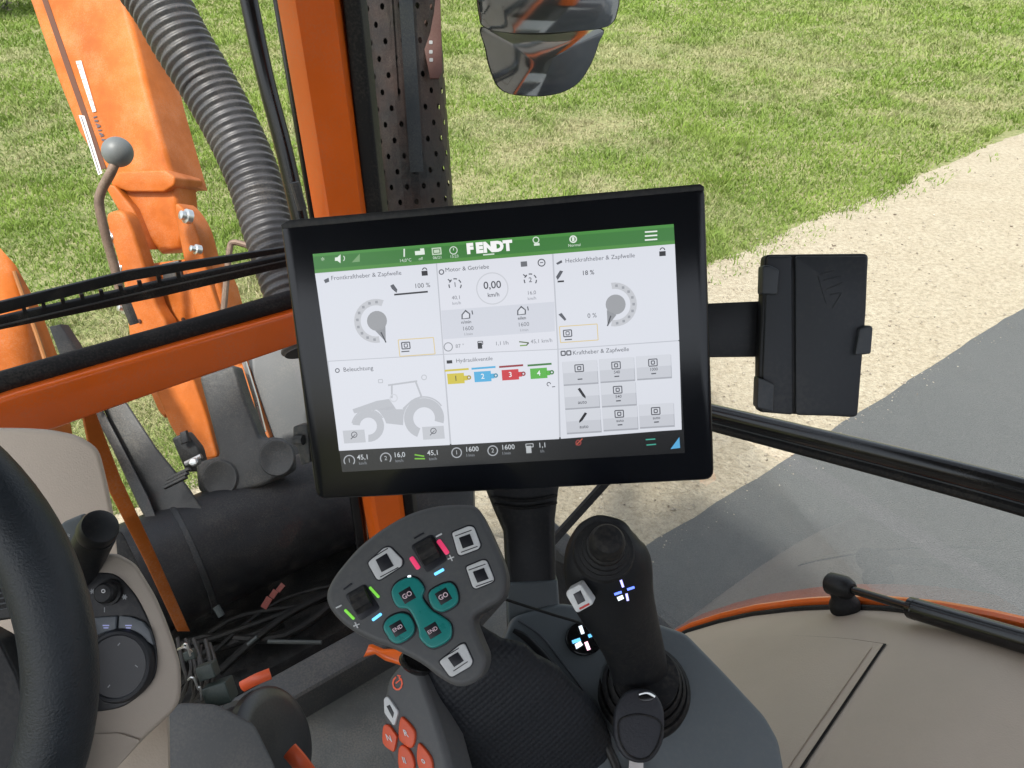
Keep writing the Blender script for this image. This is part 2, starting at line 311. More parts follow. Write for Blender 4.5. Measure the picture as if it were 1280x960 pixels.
# grass: one mass of blades, thinning with distance
def fbm(x, y, sc, seed):
    """cheap smooth value noise, numpy"""
    r = np.random.default_rng(seed); tab = r.random((256, 256)); x = x * sc + 100; y = y * sc + 100
    xi = np.floor(x).astype(int); yi = np.floor(y).astype(int); fx = x - xi; fy = y - yi; fx = fx * fx * (3 - 2 * fx); fy = fy * fy * (3 - 2 * fy)
    g = lambda a, b: tab[a % 256, b % 256]
    return (g(xi, yi) * (1 - fx) + g(xi + 1, yi) * fx) * (1 - fy) + (g(xi, yi + 1) * (1 - fx) + g(xi + 1, yi + 1) * fx) * fy
def grass():
    N = 520000
    az = rng.uniform(R_(-40), R_(40), N); k = rng.random(N); dist = 2.6 * (34 / 2.6) ** (k ** .92)
    x = np.sin(az) * dist; y = np.cos(az) * dist
    side = (x - e1.x) * n1.x + (y - e1.y) * n1.y
    wob = (fbm(x, y, 1.1, 3) - .5) * .25 + (fbm(x, y, 6, 4) - .5) * .2
    dens = fbm(x, y, .8, 11) * .5 + fbm(x, y, 2.7, 12) * .3 + fbm(x, y, 9, 13) * .2
    keep = (side + wob > 0) & (rng.random(N) < np.clip(.35 + dens * 1.1, 0, 1))
    stray = (side + wob <= 0) & (side > -.45) & (side > -.3) & (dens > .6) & (rng.random(N) < .12)
    keep |= stray
    x, y, dist, dens, side = x[keep], y[keep], dist[keep], dens[keep], side[keep]; n = len(x)
    big = fbm(x, y, .85, 21); mid = fbm(x, y, 2.4, 22); fine = rng.random(n)
    dry = np.clip((big * .55 + mid * .35 + fine * .25 - .52) * 3.2, 0, 1) * np.clip((side - .15) / .5, .15, 1) * np.clip(1.35 - dist / 22, .35, 1)
    tuft = np.clip((fbm(x, y, 3.5, 51) * .6 + fbm(x, y, 11, 52) * .4 - .58) * 6, 0, 1); hgt = rng.uniform(.013, .038, n) * (1 + 1.3 * tuft) * (1.15 - .45 * dry) * np.clip(.8 + dist / 22, .8, 1.7) 
    wid = rng.uniform(.0022, .0045, n) * np.clip(dist / 5, .8, 4.6)
    a = rng.uniform(0, 2 * np.pi, n); lean = rng.uniform(.3, 1.5, n) * hgt; la = rng.uniform(0, 2 * np.pi, n)
    ca, sa, lx, ly = np.cos(a) * wid, np.sin(a) * wid, np.cos(la) * lean, np.sin(la) * lean
    V = np.zeros((n, 5, 3)); V[:, 0] = np.c_[x - ca, y - sa, np.full(n, 0.0)]; V[:, 1] = np.c_[x + ca, y + sa, np.full(n, 0.0)]
    V[:, 2] = np.c_[x + ca * .8 + lx * .35, y + sa * .8 + ly * .35, hgt * .6]; V[:, 3] = np.c_[x - ca * .8 + lx * .35, y - sa * .8 + ly * .35, hgt * .6]
    V[:, 4] = np.c_[x + lx, y + ly, hgt]
    me = bpy.data.meshes.new('grass'); me.vertices.add(n * 5); me.vertices.foreach_set('co', V.reshape(-1))
    base = (np.arange(n) * 5)[:, None]; Lp = np.concatenate([base + 0, base + 1, base + 2, base + 3, base + 3, base + 2, base + 4], 1).reshape(-1)
    me.loops.add(n * 7); me.loops.foreach_set('vertex_index', Lp.astype(np.int32)); me.polygons.add(n * 2)
    st = np.stack([np.arange(n) * 7, np.arange(n) * 7 + 4], 1).reshape(-1); me.polygons.foreach_set('loop_start', st.astype(np.int32))
    me.update(calc_edges=True)
    at = me.attributes.new('dry', 'FLOAT', 'POINT'); at.data.foreach_set('value', np.repeat(dry, 5).astype(np.float32))
    at = me.attributes.new('tone', 'FLOAT', 'POINT'); at.data.foreach_set('value', np.repeat(np.clip(.5 * fine + .5 * fbm(x, y, 1.3, 31), 0, 1), 5).astype(np.float32))
    m = bpy.data.materials.new('grass_blades'); m.use_nodes = True; nn = m.node_tree.nodes; L = m.node_tree.links; b = nn['Principled BSDF']
    b.inputs['Roughness'].default_value = .6; b.inputs['Specular IOR Level'].default_value = .25
    A = nn.new('ShaderNodeAttribute'); A.attribute_name = 'dry'; B = nn.new('ShaderNodeAttribute'); B.attribute_name = 'tone'
    g1 = nn.new('ShaderNodeValToRGB'); g1.color_ramp.elements[0].color = (.105, .175, .024, 1); g1.color_ramp.elements[1].color = (.25, .34, .065, 1)
    g2 = nn.new('ShaderNodeValToRGB'); g2.color_ramp.elements[0].color = (.27, .25, .12, 1); g2.color_ramp.elements[1].color = (.48, .43, .27, 1)
    L.new(B.outputs['Fac'], g1.inputs[0]); L.new(B.outputs['Fac'], g2.inputs[0])
    mx = nn.new('ShaderNodeMix'); mx.data_type = 'RGBA'; L.new(A.outputs['Fac'], mx.inputs[0]); L.new(g1.outputs[0], mx.inputs[6]); L.new(g2.outputs[0], mx.inputs[7]); L.new(mx.outputs[2], b.inputs['Base Color'])
    tl = nn.new('ShaderNodeBsdfTranslucent'); L.new(mx.outputs[2], tl.inputs[0]); ms = nn.new('ShaderNodeMixShader'); ms.inputs[0].default_value = .3
    L.new(b.outputs[0], ms.inputs[1]); L.new(tl.outputs[0], ms.inputs[2]); L.new(ms.outputs[0], nn['Material Output'].inputs[0])
    me.materials.append(m); o = bpy.data.objects.new('grass', me); COL.objects.link(o); tag(o, 'short green meadow grass with dry straw coloured patches', 'grass', kind='stuff')
grass()
# loose stones on the path
def stones():
    g = Geo(); ico = bmesh.new(); bmesh.ops.create_icosphere(ico, subdivisions=1, radius=1); iv = [v.co.copy() for v in ico.verts]; ifc = [tuple(v.index for v in f.verts) for f in ico.faces]; ico.free()
    V = []; F = []
    for _ in range(15000):
        t = random.uniform(-5, 10); q = e2 + u2 * t + n2 * (random.uniform(-.05, 4.2) if _ % 14 else -abs(random.gauss(0, .07)))
        if (q - e1).dot(n1) > .1 or random.random() < min(.85, abs(t) / 7): continue
        on_road = (q - e2).dot(n2) < 0
        s_ = (.4 if on_road else 1) * random.choice([.0025, .003, .003, .004, .005, .006, .008, .010]) * random.uniform(.7, 1.3); rx, ry, rz = random.uniform(.7, 1.4), random.uniform(.7, 1.3), random.uniform(.4, .8); k = len(V)
        V += [(q.x + v.x * s_ * rx, q.y + v.y * s_ * ry, .009 + v.z * s_ * rz) for v in iv]; F += [tuple(i + k for i in f) for f in ifc]
    m = ground_mat('pale_stones', [((.09, .065, .045), (.50, .45, .36), .38, .62, 30, 1)], 0, .9, .2, 300)
    o = link('gravel', V, F, m); tag(o, 'loose pale stones scattered over the sandy path', 'gravel', kind='stuff')
stones()
# dark hedge bushes at the far side of the meadow
LEAFM = mat('bush_leaves', (.05, .075, .028), .6, var=.5, vscale=4, alt=(.13, .12, .06)); BARK = mat('bush_bark', (.10, .075, .05), .9, var=.3, bump=.6, bscale=30)
def bush(x, y, rad, hgt, label):
    p = Vector((x, y, 0)); t = thing('hedge_bush', label, 'bush', p, 'bushes along the far edge of the meadow'); s_ = Geo()
    for k in range(7):
        a = k * .9; q = p + Vector((math.cos(a) * rad * .5, math.sin(a) * rad * .5, hgt * .6)); s_.tube([p, p.lerp(q, .5) + Vector((.05, .02, .1)), q], [.05, .035, .015], 6)
    s_.make('stem', BARK, t); V = []; F = []
    for k in range(5200):
        v = Vector((random.gauss(0, 1), random.gauss(0, 1), random.gauss(0, 1))).normalized() * random.random() ** .35; lump = .8 + .35 * noise.noise(v * 2.3 + p)
        c = p + Vector((v.x * rad * lump, v.y * rad * lump, hgt * .5 + v.z * hgt * .52 * lump)); c.z = max(c.z, .03); n_ = Vector((random.gauss(0, 1), random.gauss(0, 1), random.gauss(0, 1))).normalized(); o_ = n_.orthogonal().normalized(); b_ = n_.cross(o_); s2 = random.uniform(.03, .07)
        i = len(V); V += [c - o_ * s2, c + b_ * s2 * .5, c + o_ * s2, c - b_ * s2 * .5]; F.append((i, i + 1, i + 2, i + 3))
    link('foliage', V, F, LEAFM, t)
for i, (x_, y_, rd, hh) in enumerate([(-11.5, 18.6, 1.6, 2.2), (-9.2, 20.6, 1.4, 1.7), (-1.3, 22.6, 1.3, 1.5), (-6.2, 22.4, 1.4, 1.6)]):
    bush(x_, y_, rd, hh, ['dark bush at the far end of the meadow, beyond the orange lift arm', 'brownish bush beyond the grey corrugated hose', 'dark bush beyond the rear view mirror and the muffler', 'small dark bush beyond the orange cab pillar'][i])

# ================================================================== THE CAB
cab = thing('tractor_cab', 'orange framed tractor cab with beige trim that the picture is taken from', 'tractor cab', T(0, .3, 1.2))
A = T(.383, 1.12, 0)
def vprism(g, foot, z0, z1, bev=.006):
    """upright post of the given footprint (list of T r,f)"""
    bm = bmesh.new(); a = [bm.verts.new(T(r, f, z1)) for r, f in foot]; b = [bm.verts.new(T(r, f, z0)) for r, f in foot]; n = len(a)
    bm.faces.new(a); bm.faces.new(list(reversed(b)))
    for i in range(n): bm.faces.new([a[(i + 1) % n], a[i], b[i], b[(i + 1) % n]])
    bmesh.ops.recalc_face_normals(bm, faces=list(bm.faces))
    if bev: bmesh.ops.bevel(bm, geom=[e for e in bm.edges if abs((e.verts[0].co - e.verts[1].co).z) > .1], offset=bev, segments=3, affect='EDGES', profile=.5)
    bm.verts.index_update(); g.add([v.co.copy() for v in bm.verts], [tuple(v.index for v in f.verts) for f in bm.faces]); bm.free(); return g
PIL = Pl(Vector((0, 1.11, 0)), Vector((0, -1, 0)))     # upright plane through the corner pillar
def post(pts_px, dy, depth, m, name, parent, bev=.006, label=None, pl=None):
    g = Geo(); q = Pl((pl or PIL).p + Vector((0, dy, 0)), (pl or PIL).n); g.slab(q, pts_px, depth, bev=bev); return g.make(name, m, parent, label=label)
# corner pillar: a bright face towards the windscreen and a darker one towards the door
g = Geo(); lf = lambda y: 343 + (y) * .172; rt = lambda y: 424 + y * .128; md = lambda y: lf(y) + (rt(y) - lf(y)) * .36
rows = []
for y in (-60, 100, 300, 500, 700, 860):
    d0 = Vector((0, 1, 0))
    rows.append([PIL.at(lf(y), y) + d0 * .06, PIL.at(lf(y) + .5, y) + d0 * .012, PIL.at(lf(y) + 3.5, y) , PIL.at(md(y) - 3, y) - d0 * .022, PIL.at(md(y) + 3, y) - d0 * .0255, PIL.at(rt(y) - 4, y) - d0 * .014, PIL.at(rt(y), y) - d0 * .004, PIL.at(rt(y), y) + d0 * .06])
g.grid(rows); g.F.reverse(); g.make('front_pillar', ORANGE, cab, angle=25)
post([(421, -60), (444, -60), (478, 265), (517, 640), (540, 860), (526, 860), (504, 640), (455, 265)], -.002, .05, RUBBER, 'pillar_seal', cab)
post([(329, -60), (346, -60), (396, 270), (455, 660), (470, 800), (455, 800), (441, 660), (385, 270)], .012, .03, GLOSSB, 'windscreen_edge_seal', cab)
# cross beam under the windscreen
zb = 1.97
def on_f(x, y, h=0): return FPL.at(x, y, h)
g = Geo(); pa = Pl(FPL.p - FW * .045, -FW)
g.slab(pa, [(-60, 520), (20, 493), (200, 440), (392, 385), (392, 425), (200, 491), (70, 537), (55, 541), (-60, 545)], .06, bev=.007); g.make('cross_beam', ORANGE, cab)
g = Geo(); g.tube([pa.at(-70, 513, -.03), pa.at(100, 463, -.03), pa.at(250, 420, -.03), pa.at(400, 375, -.03)], .0155, 12, smooth=4); g.make('beam_seal', RUBBER, cab)
# left post of the lower windscreen, sill, floor
g = Geo(); pq = Pl(FPL.p - FW * .02, -FW); g.slab(pq, [(100, 500), (114, 500), (152, 600), (198, 700), (238, 790), (222, 790), (180, 700), (134, 610), (112, 560)], .015, bev=.003); g.make('lower_window_post', ORANGE_OUT, cab)  # the darker outside orange stands in for shade on this post
g = Geo(); g.box(T(.05, .985, 1.235), (RT, FW, ZU), (1.15, .075, .10), .012); g.make('front_sill', mat('sill_grey', (.07, .074, .076), .5, bump=.2, bscale=300, dust=.2), cab)
g = Geo(); g.box(T(-.02, .3, 1.185), (RT, FW, ZU), (1.5, 1.31, .05), .01); g.make('floor', FLOORM, cab)
g = Geo(); g.box(T(-.05, .32, 2.98), (RT, FW, ZU), (1.75, 1.85, .10), .03); g.make('roof', mat('roof_lining', (.10, .10, .10), .8), cab)
g = Geo(); g.box(T(-.05, -.78, 1.85), (RT, FW, ZU), (1.6, .04, 1.4), .01); g.make('rear_wall', mat('rear_wall_lining', (.06, .06, .062), .7), cab)  # unseen closure, solid where a rear window would be, added to darken the cab
g = Geo(); g.box(T(-.9, .25, 1.6), (RT, FW, ZU), (.05, 1.8, .8), .01); g.make('left_side_wall', BEIGE, cab)
g = Geo(); g.box(T(.78, -.50, 2.3), (RT, FW, ZU), (.07, .10, 1.3), .015); g.make('rear_side_pillar', ORANGE, cab)
g = Geo(); g.box(T(.765, .62, 1.33), (RT, FW, ZU), (.05, .62, .22), .01); g.make('side_sill', DSTEEL, cab)
# panes
def pane(name, pts, parent): return link(name, pts, [tuple(range(len(pts)))], GLASS, parent)
pane('windscreen', [T(-.88, 1.135, 1.99), T(.33, 1.135, 1.99), T(.33, 1.135, 2.92), T(-.88, 1.135, 2.92)], cab)
pane('lower_windscreen', [T(-.88, 1.04, 1.28), T(.40, 1.04, 1.28), T(.36, 1.13, 1.95), T(-.88, 1.13, 1.95)], cab)
# wheel arch seen from inside
rimpx = [(800, 825), (830, 805), (860, 790), (900, 778), (940, 769), (1000, 762), (1050, 760), (1110, 762), (1170, 769), (1230, 780), (1300, 797)]
rim = [SPL.at(x, y) for x, y in rimpx]; rf = [(p.dot(FW), p.z) for p in rim]
while rf[-1][0] > -.45: rf.append((rf[-1][0] - .06, rf[-1][1] + max(.0, .018 - .003 * (len(rf) - 11))))
while rf[0][0] < .62: rf.insert(0, (rf[0][0] + .02, rf[0][1] - .06))
rf.sort(); fa = np.array([a for a, b in rf]); za = np.array([b for a, b in rf])
def fz(r, f):
    z = float(np.interp(f, fa, za)); k = .75 - r
    return z + .018 * math.sin(min(k / .12, 1) * math.pi / 2) - .35 * max(0, k - .30) ** 1.4 * 2.2
g = Geo(); fl = np.linspace(-.45, .6, 60)
g.grid([[T(r, f, fz(r, f)) for f in fl] for r in (.745, .74, .73, .71, .68, .64, .58, .52, .46, .42, .38, .34, .30, .27)])
g.grid([[T(.75 - k * .0, f, fz(.745, f) - z_) for f in fl] for k, z_ in ((0, .0), (0, .06))])
arch = g.make('wheel_arch_panel', BEIGE, cab, angle=60)
g = Geo(); g.tube([T(.762, f, fz(.745, f) + .0035) for f in fl], .0095, 10, flat=.8); g.make('arch_edge_trim', ORANGE, cab)
g = Geo(); g.tube([T(.749, f, fz(.745, f) + .001) for f in fl], .0045, 8); g.make('arch_edge_gasket', RUBBER, cab)
def on_arch(x, y, h=0.0):
    v = ray(x, y); d = .4
    while d < 2:
        p = EYE + v * d; r, f = p.dot(RT), p.dot(FW)
        if p.z < fz(r, f): break
        d += .001
    return r, f
# lid of the storage box let into the arch
def bil(q, s_, t): return (q[0] * (1 - s_) * (1 - t) + q[1] * s_ * (1 - t) + q[2] * s_ * t + q[3] * (1 - s_) * t)
q = [Vector((*on_arch(x, y), 0)) for x, y in ((868, 806), (1104, 807), (985, 985), (760, 1000))]
def lid_grid(h, grow=0.0):
    c = sum(q, Vector()) / 4; qq = [v + (v - c).normalized() * grow for v in q]
    return [[(lambda b: T(b.x, b.y, fz(b.x, b.y) + h))(bil(qq, i / 14, j / 14)) for i in range(15)] for j in range(15)]
def sheet_solid(rows, th, name, m, parent):
    g = Geo(); g.grid(rows); rows2 = [[p - ZU * th for p in r] for r in rows]; lo = Geo().grid(rows2); g.add(lo.V, [tuple(reversed(f)) for f in lo.F])
    per = rows[0] + [r[-1] for r in rows[1:]] + rows[-1][-2::-1] + [r[0] for r in rows[-2:0:-1]]
    k = len(g.V); g.V += per + [p - ZU * th for p in per]; n = len(per)
    g.F += [(k + i, k + (i + 1) % n, k + n + (i + 1) % n, k + n + i) for i in range(n)]; return g.make(name, m, parent, angle=40)
sheet_solid(lid_grid(.0012, .0032), .003, 'storage_lid_gap', RUBBER, arch); sheet_solid(lid_grid(.0035, -.001), .004, 'storage_lid', BEIGE, arch); sheet_solid(lid_grid(.0052, -.014), .003, 'storage_lid_face', BEIGE, arch)
# ------------------------------------------------------------------ the door
door = thing('cab_door', 'black framed glass cab door with a glossy handrail and gas strut', 'door', T(.77, .2, 1.35))
g = Geo(); bp_ = [SPL.at(1420, 652), SPL.at(1280, 613), SPL.at(1160, 582), SPL.at(1030, 550), SPL.at(890, 516), SPL.at(835, 502), T(.74, .78, 1.965), T(.66, .93, 1.955), T(.52, 1.06, 1.95), T(.43, 1.10, 1.95)]
g.tube(bp_, .0128, 16, smooth=6); g.make('handrail', GLOSSB, door)
g = Geo(); g.tube([p + ZU * -.026 + RT * .004 for p in bp_], .007, 10, smooth=6); g.make('rail_seal', RUBBER, door)
cor = [T(.775, -.44, 0), T(.775, .52, 0), T(.755, .74, 0), T(.68, .94, 0), T(.54, 1.08, 0), T(.43, 1.125, 0)]; cc, _ = crom(cor, [0] * 6, 6)
g = Geo(); g.grid([[p + ZU * z for p in cc] for z in (1.42, 1.93)]); g.grid([[p + ZU * z for p in cc] for z in (1.955, 2.9)]); g.make('door_window', GLASS, door)
b0 = SPL.at(1066, 765) + Vector((0, 0, .004)); b1 = SPL.at(1050, 724)
ks = 1.0 - .0
sb = SPL.at(1068, 772) - RT * .012; s0 = SPL.at(1056, 727) - RT * .012; ax = (s0 - sb); HL = ax.length
j = Geo(); j.lathe(sb, ax, [(.001, 0), (.021, 0), (.0215, .004), (.019, .009), (.0165, .012), (.0165, .016), (.019, .019), (.0195, .026), (.0175, .031), (.014, .036), (.013, HL), (.001, HL + .001)], 24)
j.make('ball_joint_base', RUBBER, door)
s1 = SPL.at(1162, 746) - RT * .03; s2 = SPL.at(1330, 782) - RT * .04; s3 = SPL.at(1500, 822) - RT * .05
gs = Geo(); gs.tube([s1, s3], .0125, 16); gs.lathe(s1, (s1 - s0), [(.001, .006), (.009, .006), (.0128, .001), (.0128, -.006)], 16); st = gs.make('gas_strut', GLOSSB, door)
gs = Geo(); gs.tube([s0, s1], .0052, 12); gs.make('piston_rod', GLOSSB, st)
gs = Geo(); d_ = (s1 - s0).normalized(); gs.lathe(s0 - d_ * .016, d_, [(.001, -.004), (.010, -.003), (.0145, .002), (.0150, .026), (.012, .033), (.008, .038), (.001, .0382)], 18); gs.make('ball_socket', BLACK, st)

# ================================================================== THE TERMINAL
NM = camn(-.0816, -.1867, .979); MP = Pl(P(615, 430, .5497), NM)
mon = thing('touch_terminal', 'large black touch screen terminal showing the green topped tractor menu', 'screen', MP.at(640, 600, -.03))
BZ = [(350, 277), (881, 231), (893, 600), (395, 625)]
g = Geo(); g.slab(MP, BZ, .020, 0, bev=.0022, rnd=13); bez = g.make('bezel', mat('terminal_bezel', (.006, .007, .010), .16, spec=.35, var=.1), mon)
g = Geo(); g.slab(MP, [(366, 292), (866, 248), (878, 585), (410, 608)], .022, -.0205, bev=0, rnd=12); g.make('rear_housing', BLACK, mon)
g = Geo(); g.slab(MP, [(351, 281), (362, 275), (875, 230), (880, 233), (880, 238), (353, 286)], .006, .0004, bev=.0004); g.make('top_lip', BLACK, mon)
def lerp2(a, b, t): return (a[0] + (b[0] - a[0]) * t, a[1] + (b[1] - a[1]) * t)
def sh_(y): return -.0838 + (y - 300) / 260 * .0285
def sv_(x): return .130 - (x - 392) / 450 * .09
# display print: flat coloured shapes that glow, gathered in layers
def screen_mat(gain=1.0):
    m = bpy.data.materials.new('lit_display'); m.use_nodes = True; n = m.node_tree.nodes; L = m.node_tree.links; b = n['Principled BSDF']
    A_ = n.new('ShaderNodeAttribute'); A_.attribute_name = 'ink'; b.inputs['Base Color'].default_value = (.01, .01, .01, 1); b.inputs['Roughness'].default_value = .25
    L.new(A_.outputs['Color'], b.inputs['Emission Color']); b.inputs['Emission Strength'].default_value = gain; return m
SCR = screen_mat(.40)
def lin(c): return tuple(((v / 255 + .055) / 1.055) ** 2.4 if v > 10 else v / 255 / 12.92 for v in c)
class Ink:
    def __init__(s, base): s.V = []; s.F = []; s.C = []; s.base = base; s.z = base
    def poly(s, pts, col, lay=None, order=0):
        h = s.base + order * .00005; k = len(s.V); s.V += [MP.at(x, y, h) for x, y in pts]; s.F.append(tuple(range(k, k + len(pts)))); s.C += [lin(col)] * len(pts)
    def line(s, x0, y0, x1, y1, w_, col, order=2): s.poly(bar(x0, y0, x1, y1, w_), col, order=order)
    def ring(s, x, y, r, w_, col, a0=0, a1=360, order=2, n=20):
        k = max(3, int(n * (a1 - a0) / 360))
        for i in range(k):
            t0, t1 = R_(a0 + (a1 - a0) * i / k), R_(a0 + (a1 - a0) * (i + 1) / k)
            s.poly([(x + (r - w_ / 2) * math.cos(t0), y + (r - w_ / 2) * math.sin(t0)), (x + (r + w_ / 2) * math.cos(t0), y + (r + w_ / 2) * math.sin(t0)), (x + (r + w_ / 2) * math.cos(t1), y + (r + w_ / 2) * math.sin(t1)), (x + (r - w_ / 2) * math.cos(t1), y + (r - w_ / 2) * math.sin(t1))], col, order=order)
    def rect(s, x, y, w_, h_, col, order=1):
        a, b = sh_(y), sv_(x); f = lambda u, v: (x + u + v * b, y + u * a + v)
        s.poly([f(-w_ / 2, -h_ / 2), f(w_ / 2, -h_ / 2), f(w_ / 2, h_ / 2), f(-w_ / 2, h_ / 2)], col, order=order)
    def frame(s, x, y, w_, h_, t, col, order=2):
        a, b = sh_(y), sv_(x); f = lambda u, v: (x + u + v * b, y + u * a + v); W, H = w_ / 2, h_ / 2
        for u0, v0, u1_, v1_ in ((-W, -H, W, -H), (W, -H, W, H), (W, H, -W, H), (-W, H, -W, -H)): s.poly(bar(*f(u0, v0), *f(u1_, v1_), t), col, order=order)
    def text(s, t, x, y, size, col, off=0.0, order=3, wide=1.):
        V, F = glyphs(t, off); k = len(s.V); a, b = sh_(y), sv_(x); h = s.base + order * .00005
        s.V += [MP.at(x + p * size * wide - q_ * size * b, y + p * size * wide * a - q_ * size, h) for p, q_ in V]; s.F += [tuple(i + k for i in f) for f in F]; s.C += [lin(col)] * len(V)
    def make(s, name, parent, label=None):
        o = link(name, s.V, s.F, SCR, parent, label=label)
        if o is None: return None
        at = o.data.attributes.new('ink', 'FLOAT_COLOR', 'POINT'); at.data.foreach_set('color', np.array([(*c, 1) for c in s.C], dtype=np.float32).reshape(-1)); return o
K = (84, 86, 94); GR = (150, 153, 160); LG = (190, 193, 199); W_ = (240, 242, 248)
TLc, TRc, BRc, BLc = (391, 317.5), (842, 280), (856, 566), (428, 590)
D = Ink(.0003); D.poly([TLc, TRc, BRc, BLc], (8, 8, 10)); D.poly([(394, 341), (843.4, 304.5), (852, 537), (424.5, 563.5)], (196, 199, 207), order=2); disp = D.make('display', mon)
I = Ink(.0005); wl = lambda y: 391 + (y - 317.5) * .130; wr = lambda y: 842 + (y - 280) * .047
I.poly([(391, 317.5), (842, 280), (843.4, 305), (394, 341.5)], (50, 122, 42)); I.poly([(391, 317.5), (842, 280), (842.3, 284), (391.5, 321)], (66, 142, 52), order=1); I.poly([(393.4, 337), (843.2, 300.5), (843.4, 305), (394, 341.5)], (74, 142, 52), order=1)
x = 404
I.text('*', 404, 326, 11, (200, 225, 195)); I.poly([(419, 322), (422, 321.5), (426, 318), (426, 329), (422, 326), (419, 326)], (235, 245, 235), order=2); I.ring(427, 323, 4, 1.1, (220, 235, 220), -50, 50); I.poly([(440, 328), (450, 317), (450, 327)], (120, 165, 110), order=2)
I.line(505.5, 311, 505.5, 321, 1.8, (230, 240, 230)); I.text('14,0°C', 507, 325.5, 5.4, (220, 235, 220))
I.rect(525, 316, 12, 5, (235, 245, 235), 2); I.rect(528, 312.5, 5, 4, (235, 245, 235), 2); I.text('off', 526, 323.5, 5, (220, 235, 220))
I.rect(546, 314, 12, 9, (200, 220, 195), 2); I.frame(546, 314, 8, 5, 1, (60, 110, 50), 3); I.text('06/21', 547, 322, 5, (220, 235, 220))
I.ring(567, 313, 4.6, 1.1, (220, 235, 220)); I.line(567, 313, 567, 310, 1, (220, 235, 220)); I.text('15:23', 568, 320.5, 5, (220, 235, 220))
for k in range(5): I.text('FENDT'[k], 587.5 + k * 11.8, 311.3 - k * .95, 16.5, (255, 255, 255), off=.075, wide=1.0)
I.text('■ ■ ■', 613, 318.5, 3.5, (230, 240, 230)) if False else I.rect(611, 318, 14, 1.6, (220, 235, 220), 2)
I.ring(670, 300, 3.6, 1.2, (225, 240, 225)); I.rect(671, 305.5, 7, 3, (225, 240, 225), 2); I.ring(716.5, 299, 4, 1.6, (235, 245, 235)); I.rect(716.5, 299, 3, 5, (235, 245, 235), 2); I.text('Normal', 718, 306.5, 5, (220, 235, 220))
for k in range(3): I.line(806, 290.2 + k * 5 - .1, 821.5, 289 + k * 5, 1.7, (245, 250, 245))
I.make('header_bar', disp)
# six tiles
def tile(corners, col=(226, 229, 238)):
    t = Ink(.0005); t.poly(corners, col); return t
H0 = lambda x: 341.5 - (x - 394) * .0813          # lower edge of the header
Vx1 = lambda y: 545 + (y - 329) * .077; Vx2 = lambda y: 690 + (y - 317) * .056
Hm = lambda x: 452 - (x - 412) * .066; Hb = lambda x: 564 - (x - 424) * .0555
t = tile([(394, 342), (545, 329.5), (Vx1(442), 442.5), (410, 451)])
t.poly([(405, 350), (411, 347), (412, 352), (407, 354)], K, order=2); t.text('Frontkraftheber & Zapfwelle', 458, 344.5, 7.6, (96, 98, 106)); t.rect(531, 341.5, 7.5, 6, (25, 25, 30), 2); t.ring(531, 337.5, 2.6, 1.2, (25, 25, 30), 180, 360)
t.poly([(488, 357), (492, 355), (497, 362), (496, 366), (490, 361)], K, order=2); t.text('100 %', 528, 357, 8.2, (70, 72, 78)); t.line(493, 368.3, 535, 364.5, 2.2, (30, 32, 36))
def dial(t, cx, cy, flip):
    t.ring(cx, cy, 23.5, 8, (200, 202, 208), 80 if flip > 0 else -100, 290 if flip > 0 else 100, n=34)
    for k in range(9):
        a = R_((95 + k * 22) * 1 if flip > 0 else (-85 + k * 21)); t.rect(cx + 23.5 * math.cos(a), cy + 23.5 * math.sin(a), 3.2, 3.2, (158, 161, 168), 3)
    t.poly(circ(cx + 1, cy, 12.5, n=22), (158, 160, 164), order=3); t.poly([(cx + 11.5 * flip, cy + 5), (cx - 1 * flip, cy + 12.5), (cx + 12 * flip, cy + 26)] if flip > 0 else [(cx - 10, cy + 7), (cx + 2, cy + 13), (cx - 9, cy + 27)], (148, 150, 155), order=3); t.line(cx + (6 if flip > 0 else -5), cy + 14, cx + (12.3 if flip > 0 else -9.2), cy + 27, 1.6, (70, 72, 78), 4)
dial(t, 470.5, 401, 1); t.frame(521, 433.5, 44, 20.5, 1.1, (226, 205, 150)); t.frame(507.5, 431.8, 10, 8, 1.4, K); t.frame(507.5, 431.8, 4, 4, 1.1, K); t.line(502, 439.5, 512, 438.8, 1.4, K)
t.make('tile', disp, 'tile of the front lift with a grey dial')
t = tile([(546.5, 329.4), (690, 317.4), (Vx2(436), 436), (Vx1(442) + 1.5, 442.3)], (228, 230, 239)); t.poly([(Vx1(388) + 2, 388), (693, 377), (693.6, 414), (Vx1(424) + 2, 424)], (215, 218, 228), order=1)
t.ring(552, 340, 2.8, 1.3, K); t.text('Motor & Getriebe', 584, 335.5, 7.4, (80, 82, 90)); t.rect(655, 330, 8, 6.5, (105, 107, 114), 2); t.ring(677, 328.3, 4.3, 1.3, (70, 72, 78)); t.line(675, 328.4, 679, 328, 1.1, K)
for cx, cy, d_n, v_ in ((569, 356, '1', '40,1'), (663, 350, '2', '16,0')):
    for a in range(150, 400, 52): t.ring(cx, cy, 7.6, 1.5, K, a, a + 34)
    t.line(cx - 9, cy - 7, cx - 5, cy - 4, 1.4, K); t.text(d_n, cx, cy, 8.5, K, .01); t.text(v_, cx + 1.5, cy + 16, 6.6, (118, 120, 128)); t.text('km/h', cx + 2, cy + 23, 5.4, (135, 137, 145))
t.ring(615.5, 360.5, 19.5, 1.4, (207, 209, 216), n=36); t.text('0,00', 615.5, 356.5, 13, (66, 68, 76), .012); t.text('km/h', 617, 368.5, 7.4, (80, 82, 90), .01)
